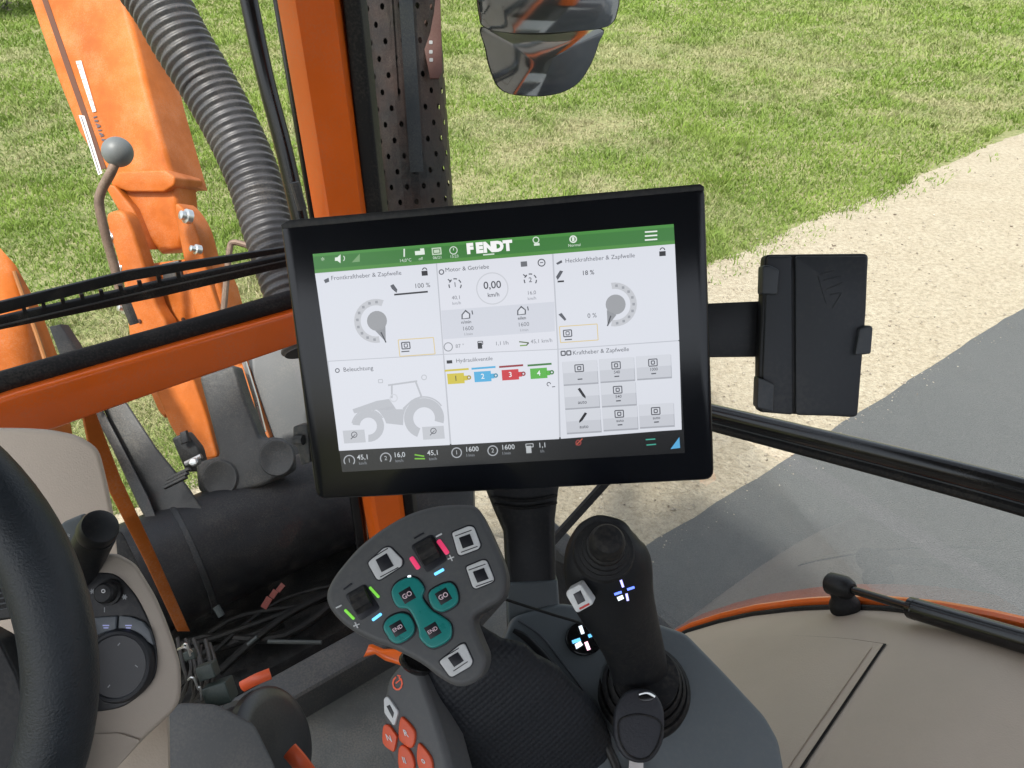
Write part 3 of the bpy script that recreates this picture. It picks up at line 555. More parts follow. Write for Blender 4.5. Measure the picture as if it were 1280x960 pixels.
for cx, cy in ((583, 394), (652.5, 389)):
    t.poly([(cx - 6, cy + 5), (cx - 6, cy - 1), (cx - 1, cy - 7), (cx + 5, cy - 2), (cx + 5, cy + 4)], K, order=2); t.poly([(cx - 4.4, cy + 4), (cx - 4.4, cy - .5), (cx - 1, cy - 4.6), (cx + 3.4, cy - 1.6), (cx + 3.4, cy + 3)], (226, 229, 237), order=3); t.line(cx + 7, cy - 6, cx + 8, cy - 1, 1.4, K)
    t.text('n/min' if cx < 600 else 'eilen', cx, cy + 8.5, 5.6, (70, 72, 78), .01); t.text('1600', cx + 2, cy + 16.5, 7.2, (112, 114, 122)); t.text('1/min', cx + 2.5, cy + 23.5, 5, (150, 152, 160))
t.ring(560.5, 433.5, 5.2, 1.2, GR); t.text('87 °', 575, 432.5, 6.6, (140, 142, 150)); t.rect(600, 432, 5.5, 7.5, (32, 34, 40), 2); t.frame(600.5, 428.5, 6, 4, 1, (60, 62, 68)); t.text('1,1 l/h', 627.5, 429, 6.8, (120, 122, 130)); t.line(649, 427, 661, 428.4, 1.5, (90, 110, 60)); t.line(661, 428.4, 658, 431.5, 1.5, (60, 62, 66)); t.line(650, 432, 659, 431.3, 1.5, (120, 160, 60)); t.text('45,1 km/h', 677, 426.2, 6.8, (130, 132, 140))
t.make('tile', disp, 'tile of engine and gearbox with the 0,00 speed reading')
t = tile([(692, 317.2), (843.4, 305), (wr(425), 425), (Vx2(436) + 1.5, 435.8)], (226, 229, 238))
t.poly([(695, 329), (702, 325), (703, 328), (697, 331)], K, order=2); t.text('Heckkraftheber & Zapfwelle', 750, 322.8, 7.6, (96, 98, 106)); t.rect(828, 317, 8, 6, (20, 20, 24), 2); t.ring(828, 312.6, 2.8, 1.2, (20, 20, 24), 180, 360)
t.poly([(695, 346), (700, 338), (704, 339), (700, 346), (697, 350)], K, order=2); t.line(697, 352, 705, 351.4, 2.2, (30, 32, 36)); t.text('18 %', 735, 341, 8, (75, 77, 84), .01); dial(t, 768.5, 380.5, -1); t.poly([(698, 393), (702, 391), (708, 399), (706, 401)], K, order=2); t.text('0 %', 740, 394.5, 8, (85, 87, 94)); t.frame(723.5, 416.5, 47, 20, 1.1, (226, 205, 150)); t.frame(709.5, 416.5, 10, 8, 1.4, K); t.frame(709.5, 416.5, 4, 4, 1.1, K); t.line(706, 424.6, 715, 424, 1.4, K)
t.make('tile', disp, 'tile of the rear lift with a grey dial')
# lighting tile with the tractor drawing
t = tile([(411, 452), (Vx1(444), 443.5), (Vx1(556), 556), (424, 563)], (228, 231, 240)); LT = (193, 196, 203)
t.ring(422, 463, 2.4, 1.1, K); t.text('Beleuchtung', 448, 461, 7.6, (90, 92, 100))
tr = lambda X, Y: (340 + X / 4.267, 420 + Y / 4.267)
t.poly([tr(430, 390), tr(560, 345), tr(625, 335), tr(650, 370), tr(660, 385), tr(620, 395), tr(560, 392), tr(440, 412)], LT, order=1)
t.poly([tr(560, 392), tr(640, 372), tr(665, 390), tr(705, 390), tr(700, 475), tr(610, 465), tr(600, 440), tr(575, 405)], LT, order=1)
t.ring(*tr(515, 480), 15.2, 9, LT, 185, 450, n=32); t.ring(*tr(515, 480), 20.6, 1.6, LT, 190, 330, n=32); t.ring(*tr(812, 437), 19.3, 11.5, LT, 110, 375, n=36); t.ring(*tr(812, 437), 26.5, 1.8, LT, 190, 325, n=32)
for a_, b_ in (((620, 262), (775, 240)), ((640, 262), (640, 330)), ((768, 245), (798, 322)), ((798, 322), (740, 352)), ((700, 388), (742, 350))): t.line(*tr(*a_), *tr(*b_), 2.2, LT, 1)
t.ring(*tr(650, 330), 4.5, 1.4, (214, 217, 224)); t.frame(*tr(580, 240), 5, 4, 1, LT); t.ring(*tr(812, 220), 3, 1, LT)
for X, Y in ((440, 535), (862, 515)): t.rect(*tr(X, Y), 27, 16, (200, 203, 210), 3); t.ring(*tr(X, Y - 10), 3.4, 1.1, (105, 107, 114), order=4); t.line(*tr(X - 18, Y + 14), *tr(X + 6, Y - 12), 1.1, (105, 107, 114), 4)
t.make('tile', disp, 'lighting tile with a pale tractor drawing')
t = tile([(Vx1(444) + 1.5, 443.3), (Vx2(437), 437), (699, 548.5), (Vx1(556) + 2, 555.8)], (229, 232, 241))
t.rect(562, 452.2, 7, 4, (30, 32, 40), 2); t.text('Hydraulikventile', 593, 449.5, 7, (96, 98, 106))
for k, (cx, cy, c1, c2, n_) in enumerate(((572, 473, (214, 198, 60), (170, 150, 40), '1'), (605.5, 470.5, (80, 178, 226), (60, 140, 170), '2'), (640, 468.3, (208, 44, 54), (150, 30, 40), '3'), (675.5, 466.5, (86, 182, 60), (50, 120, 45), '4'))):
    t.line(cx - 16, cy - 9.7, cx + 14, cy - 12, 2.4, c1 if k < 2 else c2); t.rect(cx - 2, cy, 21, 13, c1, 1); t.rect(cx + 10, cy - .6, 5, 6, c1, 1); t.ring(cx + 14.3, cy - 1.3, 2, 1.7, c2); t.text(n_, cx - 2, cy, 9, (60, 62, 50) if k == 0 else (245, 248, 250), .01)
t.ring(686, 480, 2.2, 1, K, 90, 360); t.line(690, 483.5, 694, 483, 1, K); t.make('tile', disp, 'hydraulics tile with yellow, blue, red and green valves')
t = tile([(Vx2(437) + 1.5, 436.8), (wr(426), 426.3), (852, 536.5), (701, 548.3)], (226, 229, 238)); t.frame(704, 441.5, 5, 5, 1.6, K); t.frame(711, 441, 5, 5, 1.6, K); t.text('Kraftheber & Zapfwelle', 751, 438.8, 7.4, (84, 86, 94))
for cx, cy, kk in ((725, 465, 'p'), (771, 461.5, '540'), (817, 458, '1000'), (727, 495, 'a'), (773, 492, '540'), (729, 525.5, 'b'), (775, 522, 'auto'), (820.5, 518.5, 'auto')):
    t.rect(cx + .5, cy + 1.5, 43.5, 29, (172, 175, 183), 1); t.rect(cx, cy, 43, 28, (205, 208, 216), 2); t.rect(cx, cy - 7, 43, 14, (217, 220, 228), 3)
    if kk in 'ab': s_ = 1 if kk == 'a' else -1; t.poly([(cx - 5 * s_, cy - 9), (cx - 2 * s_, cy - 10.5), (cx + 5 * s_, cy), (cx + 5 * s_, cy + 3), (cx + 1 * s_, cy)], (20, 21, 26), order=4); t.text('auto', cx + 1, cy + 7.5, 6.2, K, .01, 5)
    else:
        t.frame(cx - 1, cy - 5, 10.5, 8.5, 1.3, K, 4); t.frame(cx - 1, cy - 5, 4, 4, 1.3, K, 4); t.line(cx - 3, cy + 9, cx + 3, cy + 8.5, 1.5, K, 4)
        if kk != 'p': t.text(kk, cx, cy + 3.5, 5.2, K, .01, 5)
t.make('tile', disp, 'grid of eight grey lift buttons')
for cx, cy, n_, v_, u_ in ((437, 575.5, '1', '45,1', 'km/h'), (482.5, 572.5, '2', '16,0', 'km/h'), (524.5, 570, '', '45,1', 'km/h'), (571, 565.5, '1', '1600', '1/min'), (616, 563, '2', '1600', '1/min'), (661, 560.5, 'f', '1,1', 'l/h')):
    s = Ink(.0006)
    if n_ == '': s.line(cx - 6, cy - 2, cx + 6, cy, 1.8, (120, 190, 50)); s.line(cx - 6, cy + 3, cx + 7, cy + 3, 1.8, (120, 190, 50))
    elif n_ == 'f': s.rect(cx, cy + 1, 6.5, 9, (190, 194, 198), 2); s.frame(cx + 1, cy - 4, 9, 4, 1, (190, 194, 198))
    else: s.ring(cx, cy, 6.6, 1.3, (178, 182, 188), -220, 40) if cx < 500 else s.ring(cx, cy, 6, 1.3, (178, 182, 188)); s.text(n_, cx, cy, 7.5, (190, 194, 198))
    s.text(v_, cx + 17 + (2 if len(v_) > 3 and cx > 550 else 0), cy - 4.2, 8.6, (205, 210, 215), .008); s.text(u_, cx + 17, cy + 3.2, 5, (150, 155, 162)); s.make('status_readout', disp)
s = Ink(.0006); s.ring(723, 553, 3, 1.5, (150, 60, 56)); s.line(720, 556, 728, 548, 1.4, (190, 90, 70)); s.make('status_readout', disp); s = Ink(.0006); s.line(807, 549.3, 819, 548.4, 1.5, (70, 170, 150)); s.line(808, 556, 820, 555, 1.5, (70, 170, 150)); s.poly([(838, 561), (850, 559.6), (849, 546)], (92, 176, 226), order=2); s.make('status_readout', disp)
# post that carries the terminal
mnt = thing('terminal_mount', 'black upright bracket column carrying the touch terminal', 'bracket', P(665, 800, .70)); c_ = face(660, 690, .64, .0, .1, 1)
g = Geo(); g.slab(c_, [(600, 575), (706, 575), (698, 615), (694, 650), (695, 725), (698, 800), (634, 800), (632, 725), (629, 665), (618, 640), (606, 610)], .035, bev=.006); g.make('column', BLACK, mnt)
g = Geo(); g.slab(c_, [(633, 728), (697, 725), (702, 790), (700, 830), (636, 830)], .045, .003, bev=.003); g.make('column_foot', CONS, mnt)
g = Geo()
for yy in (624, 633): g.tube([c_.at(612 + (yy - 620) * .4, yy - 3, .001), c_.at(655, yy + 2, .006), c_.at(696, yy - 5, .001)], .0012, 6, smooth=4)
g.make('collar_ring', RUBBER, mnt)
g = Geo(); g.slab(face(640, 560, .60, 0, -.18, 1), [(575, 500), (735, 490), (738, 590), (580, 600)], .03, bev=.004); g.make('swivel_plate', BLACK, mnt)
g = Geo(); q_ = face(375, 550, .585, -.3, -.15, 1); g.slab(q_, [(366, 533), (384, 530), (388, 578), (376, 582), (372, 560), (366, 556)], .012, bev=.002, rnd=3); g.tube([q_.at(371, 549, .003), q_.at(382, 549, .003)], .004, 8)
g.make('side_latch', STEEL, mon)
st_ = thing('diagonal_brace', 'black diagonal brace bar behind the terminal column', 'brace', P(592, 795, .98)); g = Geo(); g.box((P(800, 555, .93) + P(575, 805, .93)) / 2, ((P(800, 555, .93) - P(575, 805, .93)), camn(250, 225, 0), camn(0, 0, 1)), ((P(800, 555, .93) - P(575, 805, .93)).length, .022, .02), .003); g.make('bar', BLACK, st_)
cb = Geo(); cb.tube([P(600, 738, .56), P(640, 752, .565), P(690, 768, .57), P(728, 780, .58), P(745, 792, .60)], .0011, 8, smooth=6); o = cb.make('cable', RUBBER); tag(o, 'thin black cable running from the lever head across to the joystick console', 'cable')
# ------------------------------------------------------------------ folding holder to the right of the terminal
hd = thing('device_holder', 'black folding device holder clamped right of the touch terminal', 'holder', P(950, 415, .60)); hp = face(1010, 420, .585, -.08, -.1, 1)
g = Geo(); g.slab(face(920, 412, .60, 0, -.1, 1), [(870, 380), (962, 376), (962, 446), (870, 447)], .006, bev=.001); g.make('arm', BLACK, hd)
zz = lambda X, Y: (860 + X / 3.0476, 280 + Y / 3.0476)
g = Geo(); g.slab(hp, [zz(292, 116), zz(690, 112), zz(682, 240), zz(645, 738), zz(268, 718), zz(270, 500)], .012, 0, bev=.002, rnd=7); g.make('back_tray', BLACK, hd)
HB = mat('holder_plastic', (.024, .027, .032), .42, spec=.35, bump=.1, bscale=1200, var=.1, dust=.04)
g = Geo(); g.slab(hp, [zz(300, 124), zz(394, 122), zz(398, 726), zz(276, 716)], .003, .0022, bev=.0012, rnd=4); g.make('left_plate', HB, hd)
g = Geo(); g.slab(hp, [zz(404, 123), zz(680, 122), zz(672, 330), zz(640, 732), zz(406, 726)], .003, .0035, bev=.0012, rnd=5); rp = g.make('right_plate', HB, hd)
g = Geo()
for X0, Y0, X1, Y1 in ((500, 190, 550, 180), (510, 215, 575, 200), (520, 250, 580, 225), (535, 270, 580, 262), (490, 200, 520, 300), (545, 320, 580, 262)): g.slab(hp, bar(*zz(X0, Y0), *zz(X1, Y1), 1.6), .0006, .004, bev=.0003)
g.make('embossed_logo', HB, rp)
for q4 in ([(275, 160), (300, 158), (338, 176), (332, 272), (272, 268)], [(258, 580), (285, 590), (320, 606), (316, 712), (254, 696)], [(640, 396), (676, 384), (690, 392), (682, 492), (622, 498)]):
    g = Geo(); g.slab(hp, [zz(*v) for v in q4], .014, .008, bev=.0022, rnd=3); g.make('clamp_jaw', GREYP if False else mat('jaw_plastic', (.035, .04, .046), .42, bump=.1, bscale=1200, dust=.04), hd)

# ================================================================== THE CONSOLE, LEVER AND JOYSTICK
cn = thing('armrest_console', 'dark grey armrest console carrying the joystick and lever', 'console', P(830, 900, .75))
CP = Pl(P(830, 880, .60), Vector((.12, -.42, .90)))
g = Geo(); g.slab(CP, [(590, 1010), (618, 840), (628, 800), (640, 770), (700, 752), (790, 768), (858, 790), (905, 838), (958, 895), (975, 925), (984, 975), (990, 1060), (600, 1060)], .10, 0, bev=.012, rnd=10, seg=5); g.make('console_body', CONS, cn)
g = Geo(); g.tube([CP.at(642, 788, .000), CP.at(660, 800, .001), CP.at(688, 830, .001), CP.at(720, 872, .001), CP.at(748, 915, .001), CP.at(772, 965, .001), CP.at(785, 1040, .001)], [.002, .003, .0035, .0035, .0035, .0035, .003], 12, smooth=6); g.make('trim_ridge', BLACK, cn)
g = Geo(); g.tube([CP.at(648, 776, .0), CP.at(676, 795, .0005), CP.at(704, 830, .001), CP.at(738, 876, .001), CP.at(766, 922, .001)], .0010, 8, smooth=6); g.make('trim_groove_edge', GREYP, cn)
g = Geo(); g.slab(CP, circ(730, 799, 23.5, 21.5, 32), .004, .0045, bev=.0012); dl = g.make('round_selector', GLOSSB, cn)
def cross(pl, cx, cy, s_, h, ms, parent, gap=5, w_=4.2):
    for k, (dx, dy) in enumerate(((-.35, -1), (1, -.38), (.38, 1), (-1, .36))):
        g = Geo(); g.slab(pl, bar(cx + dx * gap, cy + dy * gap, cx + dx * s_, cy + dy * s_, w_), .0006, h, bev=.0002); g.make('lit_mark', ms[k % len(ms)], parent)
cross(CP, 729, 799, 15, .0052, [GLOWW, GLOWB, emis('pink_backlight', (1., .6, .75), .9), GLOWB], dl)
g = Geo(); g.slab(CP, [(717, 807), (724, 803), (727, 808), (719, 813)], .0005, .0053); g.make('lit_mark', GLOWW, dl)
# joystick
js = thing('joystick', 'black cross gate joystick with thumb cap and blue lit cross', 'joystick', P(803, 862, .59))
ctl = [(0, 651, 770, .499, 3), (1, 654, 769, .5, 20), (2, 662, 765, .502, 36), (3, 675, 761, .504, 48), (4, 695, 759, .507, 56), (5, 720, 761, .511, 57.5), (6, 748, 768, .518, 52.5), (7, 778, 780, .532, 45), (8, 810, 792, .551, 39.5), (9, 838, 799, .565, 37), (10, 866, 803, .58, 36)]
def cm(i, k, t): v = [c[k] for c in ctl]; n_ = len(v) - 1; a_, b_, c_2, d_2 = v[max(i - 1, 0)], v[i], v[min(i + 1, n_)], v[min(i + 2, n_)]; return .5 * (2 * b_ + (c_2 - a_) * t + (2 * a_ - 5 * b_ + 4 * c_2 - d_2) * t * t + (-a_ + 3 * b_ - 3 * c_2 + d_2) * t ** 3)
prof = [(cm(i, 2, j / 4), cm(i, 1, j / 4), cm(i, 3, j / 4), cm(i, 4, j / 4)) for i in range(10) for j in range(4)] + [(803, 866, .58, 36)]
g = Geo(); g.tube([P(x, y, d + .02) for x, y, d, r in prof], [r * d / FPX for x, y, d, r in prof], 36, flat=.62, fdir=CF); js_grip = g.make('grip', mat('joystick_black', (.010, .011, .013), .48, spec=.3, bump=.15, bscale=900, dust=.04, var=.15), js, angle=80)
jp = face(757, 690, .493, .05, .25, 1)
g = Geo(); g.lathe(jp.at(757, 690, -.009), camn(-.02, .50, 1), [(.001, 0), (.0205, 0), (.0195, .005), (.0170, .006), (.0170, .0090), (.0150, .0100), (.0148, .0135), (.0128, .0145), (.0124, .0180), (.0112, .019), (.0116, .026), (.0110, .029), (.009, .0335), (.005, .035), (.001, .0355)], 32); g.make('thumb_cap', RUBBER, js)
jq = face(725, 747, .500, -.22, .05, 1)
g = Geo(); g.slab(jq, [(709, 738), (726, 729), (742, 752), (741, 755), (723, 765), (720, 764), (708, 743)], .014, .002, bev=.0012, rnd=3); bt = g.make('silver_button', SILVER, js)
g = Geo(); g.slab(jq, [(717, 742), (726, 737), (732, 750), (723, 755)], .002, .0026, bev=.0004); g.make('button_icon', DARKI, bt)
g = Geo(); g.slab(jq, bar(725, 760, 737, 754, 2.4), .001, .0026); g.make('red_mark', REDP, bt)
bpy.context.view_layer.update()
from mathutils.bvhtree import BVHTree
def bvh_of(o): return BVHTree.FromPolygons([o.matrix_world @ v.co for v in o.data.vertices], [tuple(p.vertices) for p in o.data.polygons])
def decal(bv, x0, y0, x1, y1, w_, h, m, name, parent, n=5):
    """a thin printed strip wrapped onto a curved surface"""
    g = Geo(); L_ = Vector((x0, y0)); M_ = Vector((x1, y1)); d = (M_ - L_).normalized(); q = Vector((-d.y, d.x)) * w_ / 2; rows = []
    for i in range(n + 1):
        c = L_.lerp(M_, i / n); row = []
        for sd_ in (-1, 0, 1):
            p = c + q * sd_; v = ray(p.x, p.y).normalized(); hit = bv.ray_cast(EYE, v); row.append((hit[0] if hit[0] else EYE + v * .5) - v * h)
        rows.append(row)
    g.grid(rows); return g.make(name, m, parent)
bj = bvh_of(js_grip); PV = emis('pale_violet_backlight', (.4, .4, 1.), .9)
for (xa, ya, xb, yb), mm in (((779, 734, 776, 725), PV), ((784, 737, 793, 734), GLOWV), ((783, 742, 785, 751), PV), ((777, 740, 768, 743), GLOWV)): decal(bj, xa, ya, xb, yb, 3, .0006, mm, 'lit_mark', js)
decal(bj, 772, 749, 779, 746, 5, .0007, GLOWW, 'lit_mark', js)
g = Geo(); aj = (P(793, 812, .571) - P(803, 862, .60)).normalized()
b_ = CP.at(803, 862); prof_b = [(.001, -.006), (.0375, -.006), (.0375, .003), (.0345, .0055), (.0325, .0045), (.0325, .011), (.030, .0135), (.0285, .0125), (.028, .019), (.0258, .021), (.0245, .020), (.0240, .030), (.001, .032)]
g.lathe(b_, (CP.n * .75 + aj * .45), prof_b, 40); g.make('rubber_boot', RUBBER, js, angle=60)
kf = thing('leather_key_fob', 'black leather key fob lying against the joystick base', 'key fob', P(800, 930, .585)); kp = Pl(P(800, 905, .553), camn(.0, .35, .93))
fob = smoothp([(771, 884), (783, 866), (800, 861), (818, 866), (829, 884), (831, 905), (828, 930), (815, 950), (798, 954), (780, 946), (769, 925), (768, 903)])
g = Geo(); g.slab(kp, fob, .007, 0, bev=.0025); g.make('fob_body', mat('fob_leather', (.02, .021, .027), .55, bump=.3, bscale=500, var=.15), kf)
g = Geo(); pts = [kp.at(x, y, .0003) for x, y in smoothp([(775, 900), (800, 893), (826, 903), (823, 928), (812, 945), (798, 949), (783, 941), (774, 922)])]; g.tube(pts + [pts[0]], .0007, 6); g.make('stitched_seam', RUBBER, kf)
g = Geo(); g.slab(kp, circ(808, 872, 10, 5), .002, .0007, bev=.0004); g.make('ring_hole', GLOSSB, kf)
g = Geo(); g.tube([kp.at(x, y, .002) for x, y in ((798, 868), (808, 866), (818, 871))], .0009, 6, smooth=4); g.make('key_ring', CHROME, kf)
tg = Geo(); tg.slab(Pl(CP.p, CP.n), [(784, 948), (801, 951), (801, 985), (782, 985)], .0015, .0072); o = tg.make('paper_tag', STICK); tag(o, 'small white paper tag poking out below the key fob', 'tag')

# multi-function lever
lv = thing('multifunction_lever', 'grey lever head with teal, silver and orange buttons', 'control lever', P(640, 960, .66)); HP = face(520, 740, .505, -.06, .30, .95)
zq = lambda X, Y: (400 + X / 4., 600 + Y / 4.)
head = smoothp([(407, 744), (413, 727), (427, 707), (455, 677), (500, 647), (540, 633), (580, 630), (596, 634), (606, 650), (620, 680), (631, 708), (633, 730), (627, 749), (606, 762), (592, 774), (600, 800), (608, 822), (603, 844), (588, 856), (570, 858), (550, 848), (526, 830), (492, 812), (456, 798), (428, 780), (411, 760)], 4)
bm = Geo(); bm.slab(HP, head, .036, 0, bev=.0095, seg=8); hd_ = bm.make('lever_head', HEADM, lv, angle=60)
def squ(outer, inner, pl=HP, parent=hd_, h=.0022, name='silver_button', m=SILVER):
    g = Geo(); g.slab(pl, outer, .004, h - .0012, bev=.0006, rnd=3); 
    c = Vector((sum(p[0] for p in outer) / len(outer), sum(p[1] for p in outer) / len(outer)))
    o_ = [tuple(c + (Vector(p) - c) * 1.10) for p in outer]; k = Geo(); k.slab(pl, o_, .003, .0004, bev=.0003, rnd=4); k.make('button_recess', DARKI, parent)
    b = g.make(name, m, parent)
    ci = Vector((sum(p[0] for p in inner) / 4, sum(p[1] for p in inner) / 4)); mid = [tuple(ci + (Vector(p) - ci) * 1.48) for p in inner]
    return b, ci
def silver(outer, inner, pl=HP, parent=hd_, h=.0022):
    b, ci = squ(outer, inner, pl, parent, h)
    g = Geo()
    for f_ in (1.5,):
        q4 = [tuple(ci + (Vector(p) - ci) * f_) for p in inner]
        for i in (0, 2): g.slab(pl, bar(*q4[i], *q4[(i + 1) % 4], 1.1), .0006, h - .00095, bev=0)
    g.make('engraved_line', DARKI, lv) if False else None
    g.make('button_icon', DARKI, b); g = Geo(); g.slab(pl, inner, .002, h - .0006, bev=.0003); g.make('button_icon', DARKI, b); return b
silver([(461, 702.5), (480, 685), (487.5, 683.7), (503.7, 700), (502.5, 707.5), (475, 725), (471, 723.7), (461, 706)], [(470, 700), (483.7, 691.7), (492.5, 707.5), (477.5, 715.5)])
silver([(565, 666), (586, 657.5), (592.5, 659), (601, 681), (598.7, 686), (576, 694.5), (572.5, 692.5)], [(573.7, 672.5), (587.5, 667.5), (592.5, 681), (578.7, 686)])
silver([(582.5, 708.7), (603.7, 700), (608.7, 701), (618, 723.7), (616, 727.5), (595, 736), (591, 733.7)], [(591, 715), (605, 710), (611, 723.7), (597, 728.7)])
silver([(549, 827), (575, 806), (581, 804), (591, 826), (588.7, 832.5), (566, 846), (562, 845)], [(560, 822.5), (572.5, 815), (580, 826), (568, 834)])
def teal(outl, labels):
    pts = smoothp([zq(*p) for p in outl], 4); c = Vector((sum(p[0] for p in pts) / len(pts), sum(p[1] for p in pts) / len(pts)))
    k = Geo(); rc = [tuple(Vector(p) + (Vector(p) - c).normalized() * 2.2) for p in pts]; k.slab(HP, rc, .003, .0004, bev=.0003); k.make('button_recess', DARKI, hd_)
    g = Geo(); g.slab(HP, pts, .004, .0026, bev=.0013, seg=4); b = g.make('teal_button', TEAL, hd_, angle=60)
    for (X, Y, s_) in labels:
        x, y = zq(X, Y); g = Geo(); u = Vector((.86, -.5)); v = Vector((.5, .86)); sz = 8.2
        g.slab(HP, [tuple(Vector((x, y)) + u * a * sz + v * b_ * sz) for a, b_ in ((-1, -1), (1, -1), (1, 1), (-1, 1))], .001, .0029, bev=.0003); g.make('button_icon', DARKI, b)
        g = Geo(); V, F = glyphs(s_, .015); sz = 8.5 if len(s_) == 2 else 6.8
        g.add([HP.at(x + (a * u.x + -b_ * v.x) * sz, y + (a * u.y + -b_ * v.y) * sz, .0031) for a, b_ in V], F); g.make('lettering', PINKW, b)
teal([(360, 560), (385, 515), (440, 488), (490, 495), (525, 545), (515, 590), (560, 650), (610, 680), (655, 720), (655, 790), (590, 835), (545, 835), (500, 790), (495, 750), (470, 685), (440, 645), (400, 640), (375, 615)], [(440, 577, 'GO'), (567, 752, 'END')])
teal([(545, 585), (562, 548), (640, 513), (675, 530), (692, 580), (683, 622), (622, 658), (583, 652), (560, 630)], [(620, 582, 'GO')])
teal([(320, 735), (345, 690), (405, 665), (450, 680), (475, 735), (460, 780), (400, 817), (362, 808), (340, 780)], [(393, 742, 'END')])
def roller(X, Y, s_=1.):
    x, y = zq(X, Y); u = Vector((.87, -.49)); v = Vector((.49, .87)); c = Vector((x, y))
    r = lambda a, b_: tuple(c + u * a * s_ + v * b_ * s_); g = Geo(); g.slab(HP, [r(-15, -19), r(15, -19), r(16, 18), r(-14, 19)], .003, .0005, bev=.0004, rnd=5); g.make('roller_recess', DARKI, hd_)
    g = Geo(); ca = HP.at(*r(-11.5, -3), -.0025); cb_ = HP.at(*r(11.5, -3), -.0025); k = 36
    ax = (cb_ - ca).normalized(); N = HP.n; B = ax.cross(N)
    rings = []
    for e, rr in ((0, .0068), (.03, .0082), (.97, .0082), (1, .0068)):
        p = ca.lerp(cb_, e); rings.append([p + (N * math.cos(2 * math.pi * j / k) + B * math.sin(2 * math.pi * j / k)) * (rr * (1 + (.05 if j % 3 == 0 else -.03))) for j in range(k)])
    kk = len(g.V)
    for rg in rings: g.V += rg
    for i in range(3):
        for j in range(k): g.F.append((i * k + j, i * k + (j + 1) % k, (i + 1) * k + (j + 1) % k, (i + 1) * k + j))
    g.F += [tuple(range(k)), tuple(range(3 * k, 4 * k))]; g.make('thumb_roller', RUBBER, hd_)
roller(212, 612); roller(545, 368, 1.05)
def mark(X0, Y0, X1, Y1, w_, m, name='light_mark', h=.0007):
    g = Geo(); g.slab(HP, roundp(bar(*zq(X0, Y0), *zq(X1, Y1), w_), w_ * .4, 3), .001, h, bev=.0002); return g.make(name, m, hd_)
mark(248, 535, 296, 588, 3.6, GREENP); mark(124, 648, 172, 696, 3.6, GREENP); mark(590, 300, 640, 370, 6.2, PINKP); mark(455, 385, 495, 445, 6.2, PINKP)
mark(262, 702, 308, 668, 3.6, GLOWB); mark(572, 473, 620, 446, 3.6, GLOWB); mark(80, 640, 110, 625, 1.8, WHITEP); mark(580, 285, 610, 268, 2., WHITEP); mark(118, 548, 160, 518, 2.2, DARKI); mark(470, 293, 520, 265, 2.2, DARKI); mark(438, 484, 456, 480, 2.6, GLOWW)
for X, Y in ((183, 725), (655, 390)): mark(X - 16, Y + 6, X + 16, Y - 6, 1.6, WHITEP); mark(X - 7, Y - 15, X + 7, Y + 15, 1.6, WHITEP, h=.0009)
# grip under the head
g = Geo(); gp = [(566, 785, .520, 36), (574, 815, .522, 56), (594, 850, .528, 84), (620, 890, .538, 104), (645, 935, .552, 122), (655, 980, .565, 130), (660, 1040, .59, 140), (668, 1100, .62, 145)]
g.tube([P(x, y, d + .028) for x, y, d, r in gp], [r * d / FPX for x, y, d, r in gp], 36, smooth=5, flat=.34, fdir=CF); g.make('hand_grip', GRIP, lv, angle=80)
BPn = camn(-.38, .22, .92); BP = Pl(P(515, 910, .530), BPn)
pan = smoothp([(481, 862), (493, 838), (510, 826), (524, 838), (534, 865), (548, 905), (562, 955), (578, 1030), (545, 1040), (515, 1000), (492, 962), (478, 915)], 4)
g = Geo(); g.slab(BP, pan, .03, 0, bev=.005, seg=4); pn = g.make('side_button_panel', HEADM, lv, angle=60)
z7 = lambda X, Y: (440 + X / 5.333, 780 + Y / 5.333)
g = Geo(); g.lathe(BP.at(*z7(412, 268), -.002), HP.n + camn(.5, .4, 0), [(.001, 0), (.0125, 0), (.0125, .005), (.0115, .0065), (.0100, .0068), (.0095, .0055), (.001, .0052)], 24, flat=.6, fdir=camn(.45, .9, 0)); g.make('round_push_button', GLOSSB, pn)
bt = None
g = Geo(); g.slab(BP, [z7(*p) for p in ((218, 500), (232, 482), (250, 486), (312, 575), (314, 592), (292, 672), (280, 672), (222, 590))], .003, .0018, bev=.0007, rnd=2); b = g.make('silver_button', SILVER, pn)
g = Geo(); g.slab(BP, [z7(*p) for p in ((240, 545), (260, 535), (288, 590), (280, 622))], .002, .0024, bev=.0003); g.make('button_icon', DARKI, b)
for outl, s_, cxy in (([(215, 690), (232, 668), (262, 680), (304, 740), (306, 760), (290, 840), (270, 842), (215, 790)], 'N', (258, 757)), ([(318, 700), (328, 630), (350, 620), (415, 690), (430, 740), (420, 800), (396, 825), (340, 790), (320, 760)], 'R', (370, 725)), ([(318, 830), (350, 805), (400, 850), (425, 930), (410, 1020), (380, 1030), (320, 960)], 'II', (360, 905)), ([(440, 880), (448, 800), (468, 800), (525, 870), (545, 930), (540, 1010), (500, 1020), (455, 960)], 'o', (485, 905))):
    pts = smoothp([z7(*p) for p in outl], 3); g = Geo(); g.slab(BP, pts, .004, .0022, bev=.0011, seg=3); b = g.make('orange_button', ORB, pn); x, y = z7(*cxy)
    V, F = glyphs(s_, .02); g = Geo(); g.add([BP.at(x + a * 9 + -b_ * 3.5, y + a * 3.5 - b_ * 11, .0026) for a, b_ in V], F); g.make('lettering', WHITEP, b)
g = Geo(); x, y = z7(305, 395)
for k in range(10):
    if k == 7: continue
    a0, a1 = R_(k * 36), R_(k * 36 + 36); g.slab(BP, [(x + 5 * math.cos(a0), y + 7 * math.sin(a0)), (x + 6.6 * math.cos(a0), y + 9 * math.sin(a0)), (x + 6.6 * math.cos(a1), y + 9 * math.sin(a1)), (x + 5 * math.cos(a1), y + 7 * math.sin(a1))], .0005, .0006)
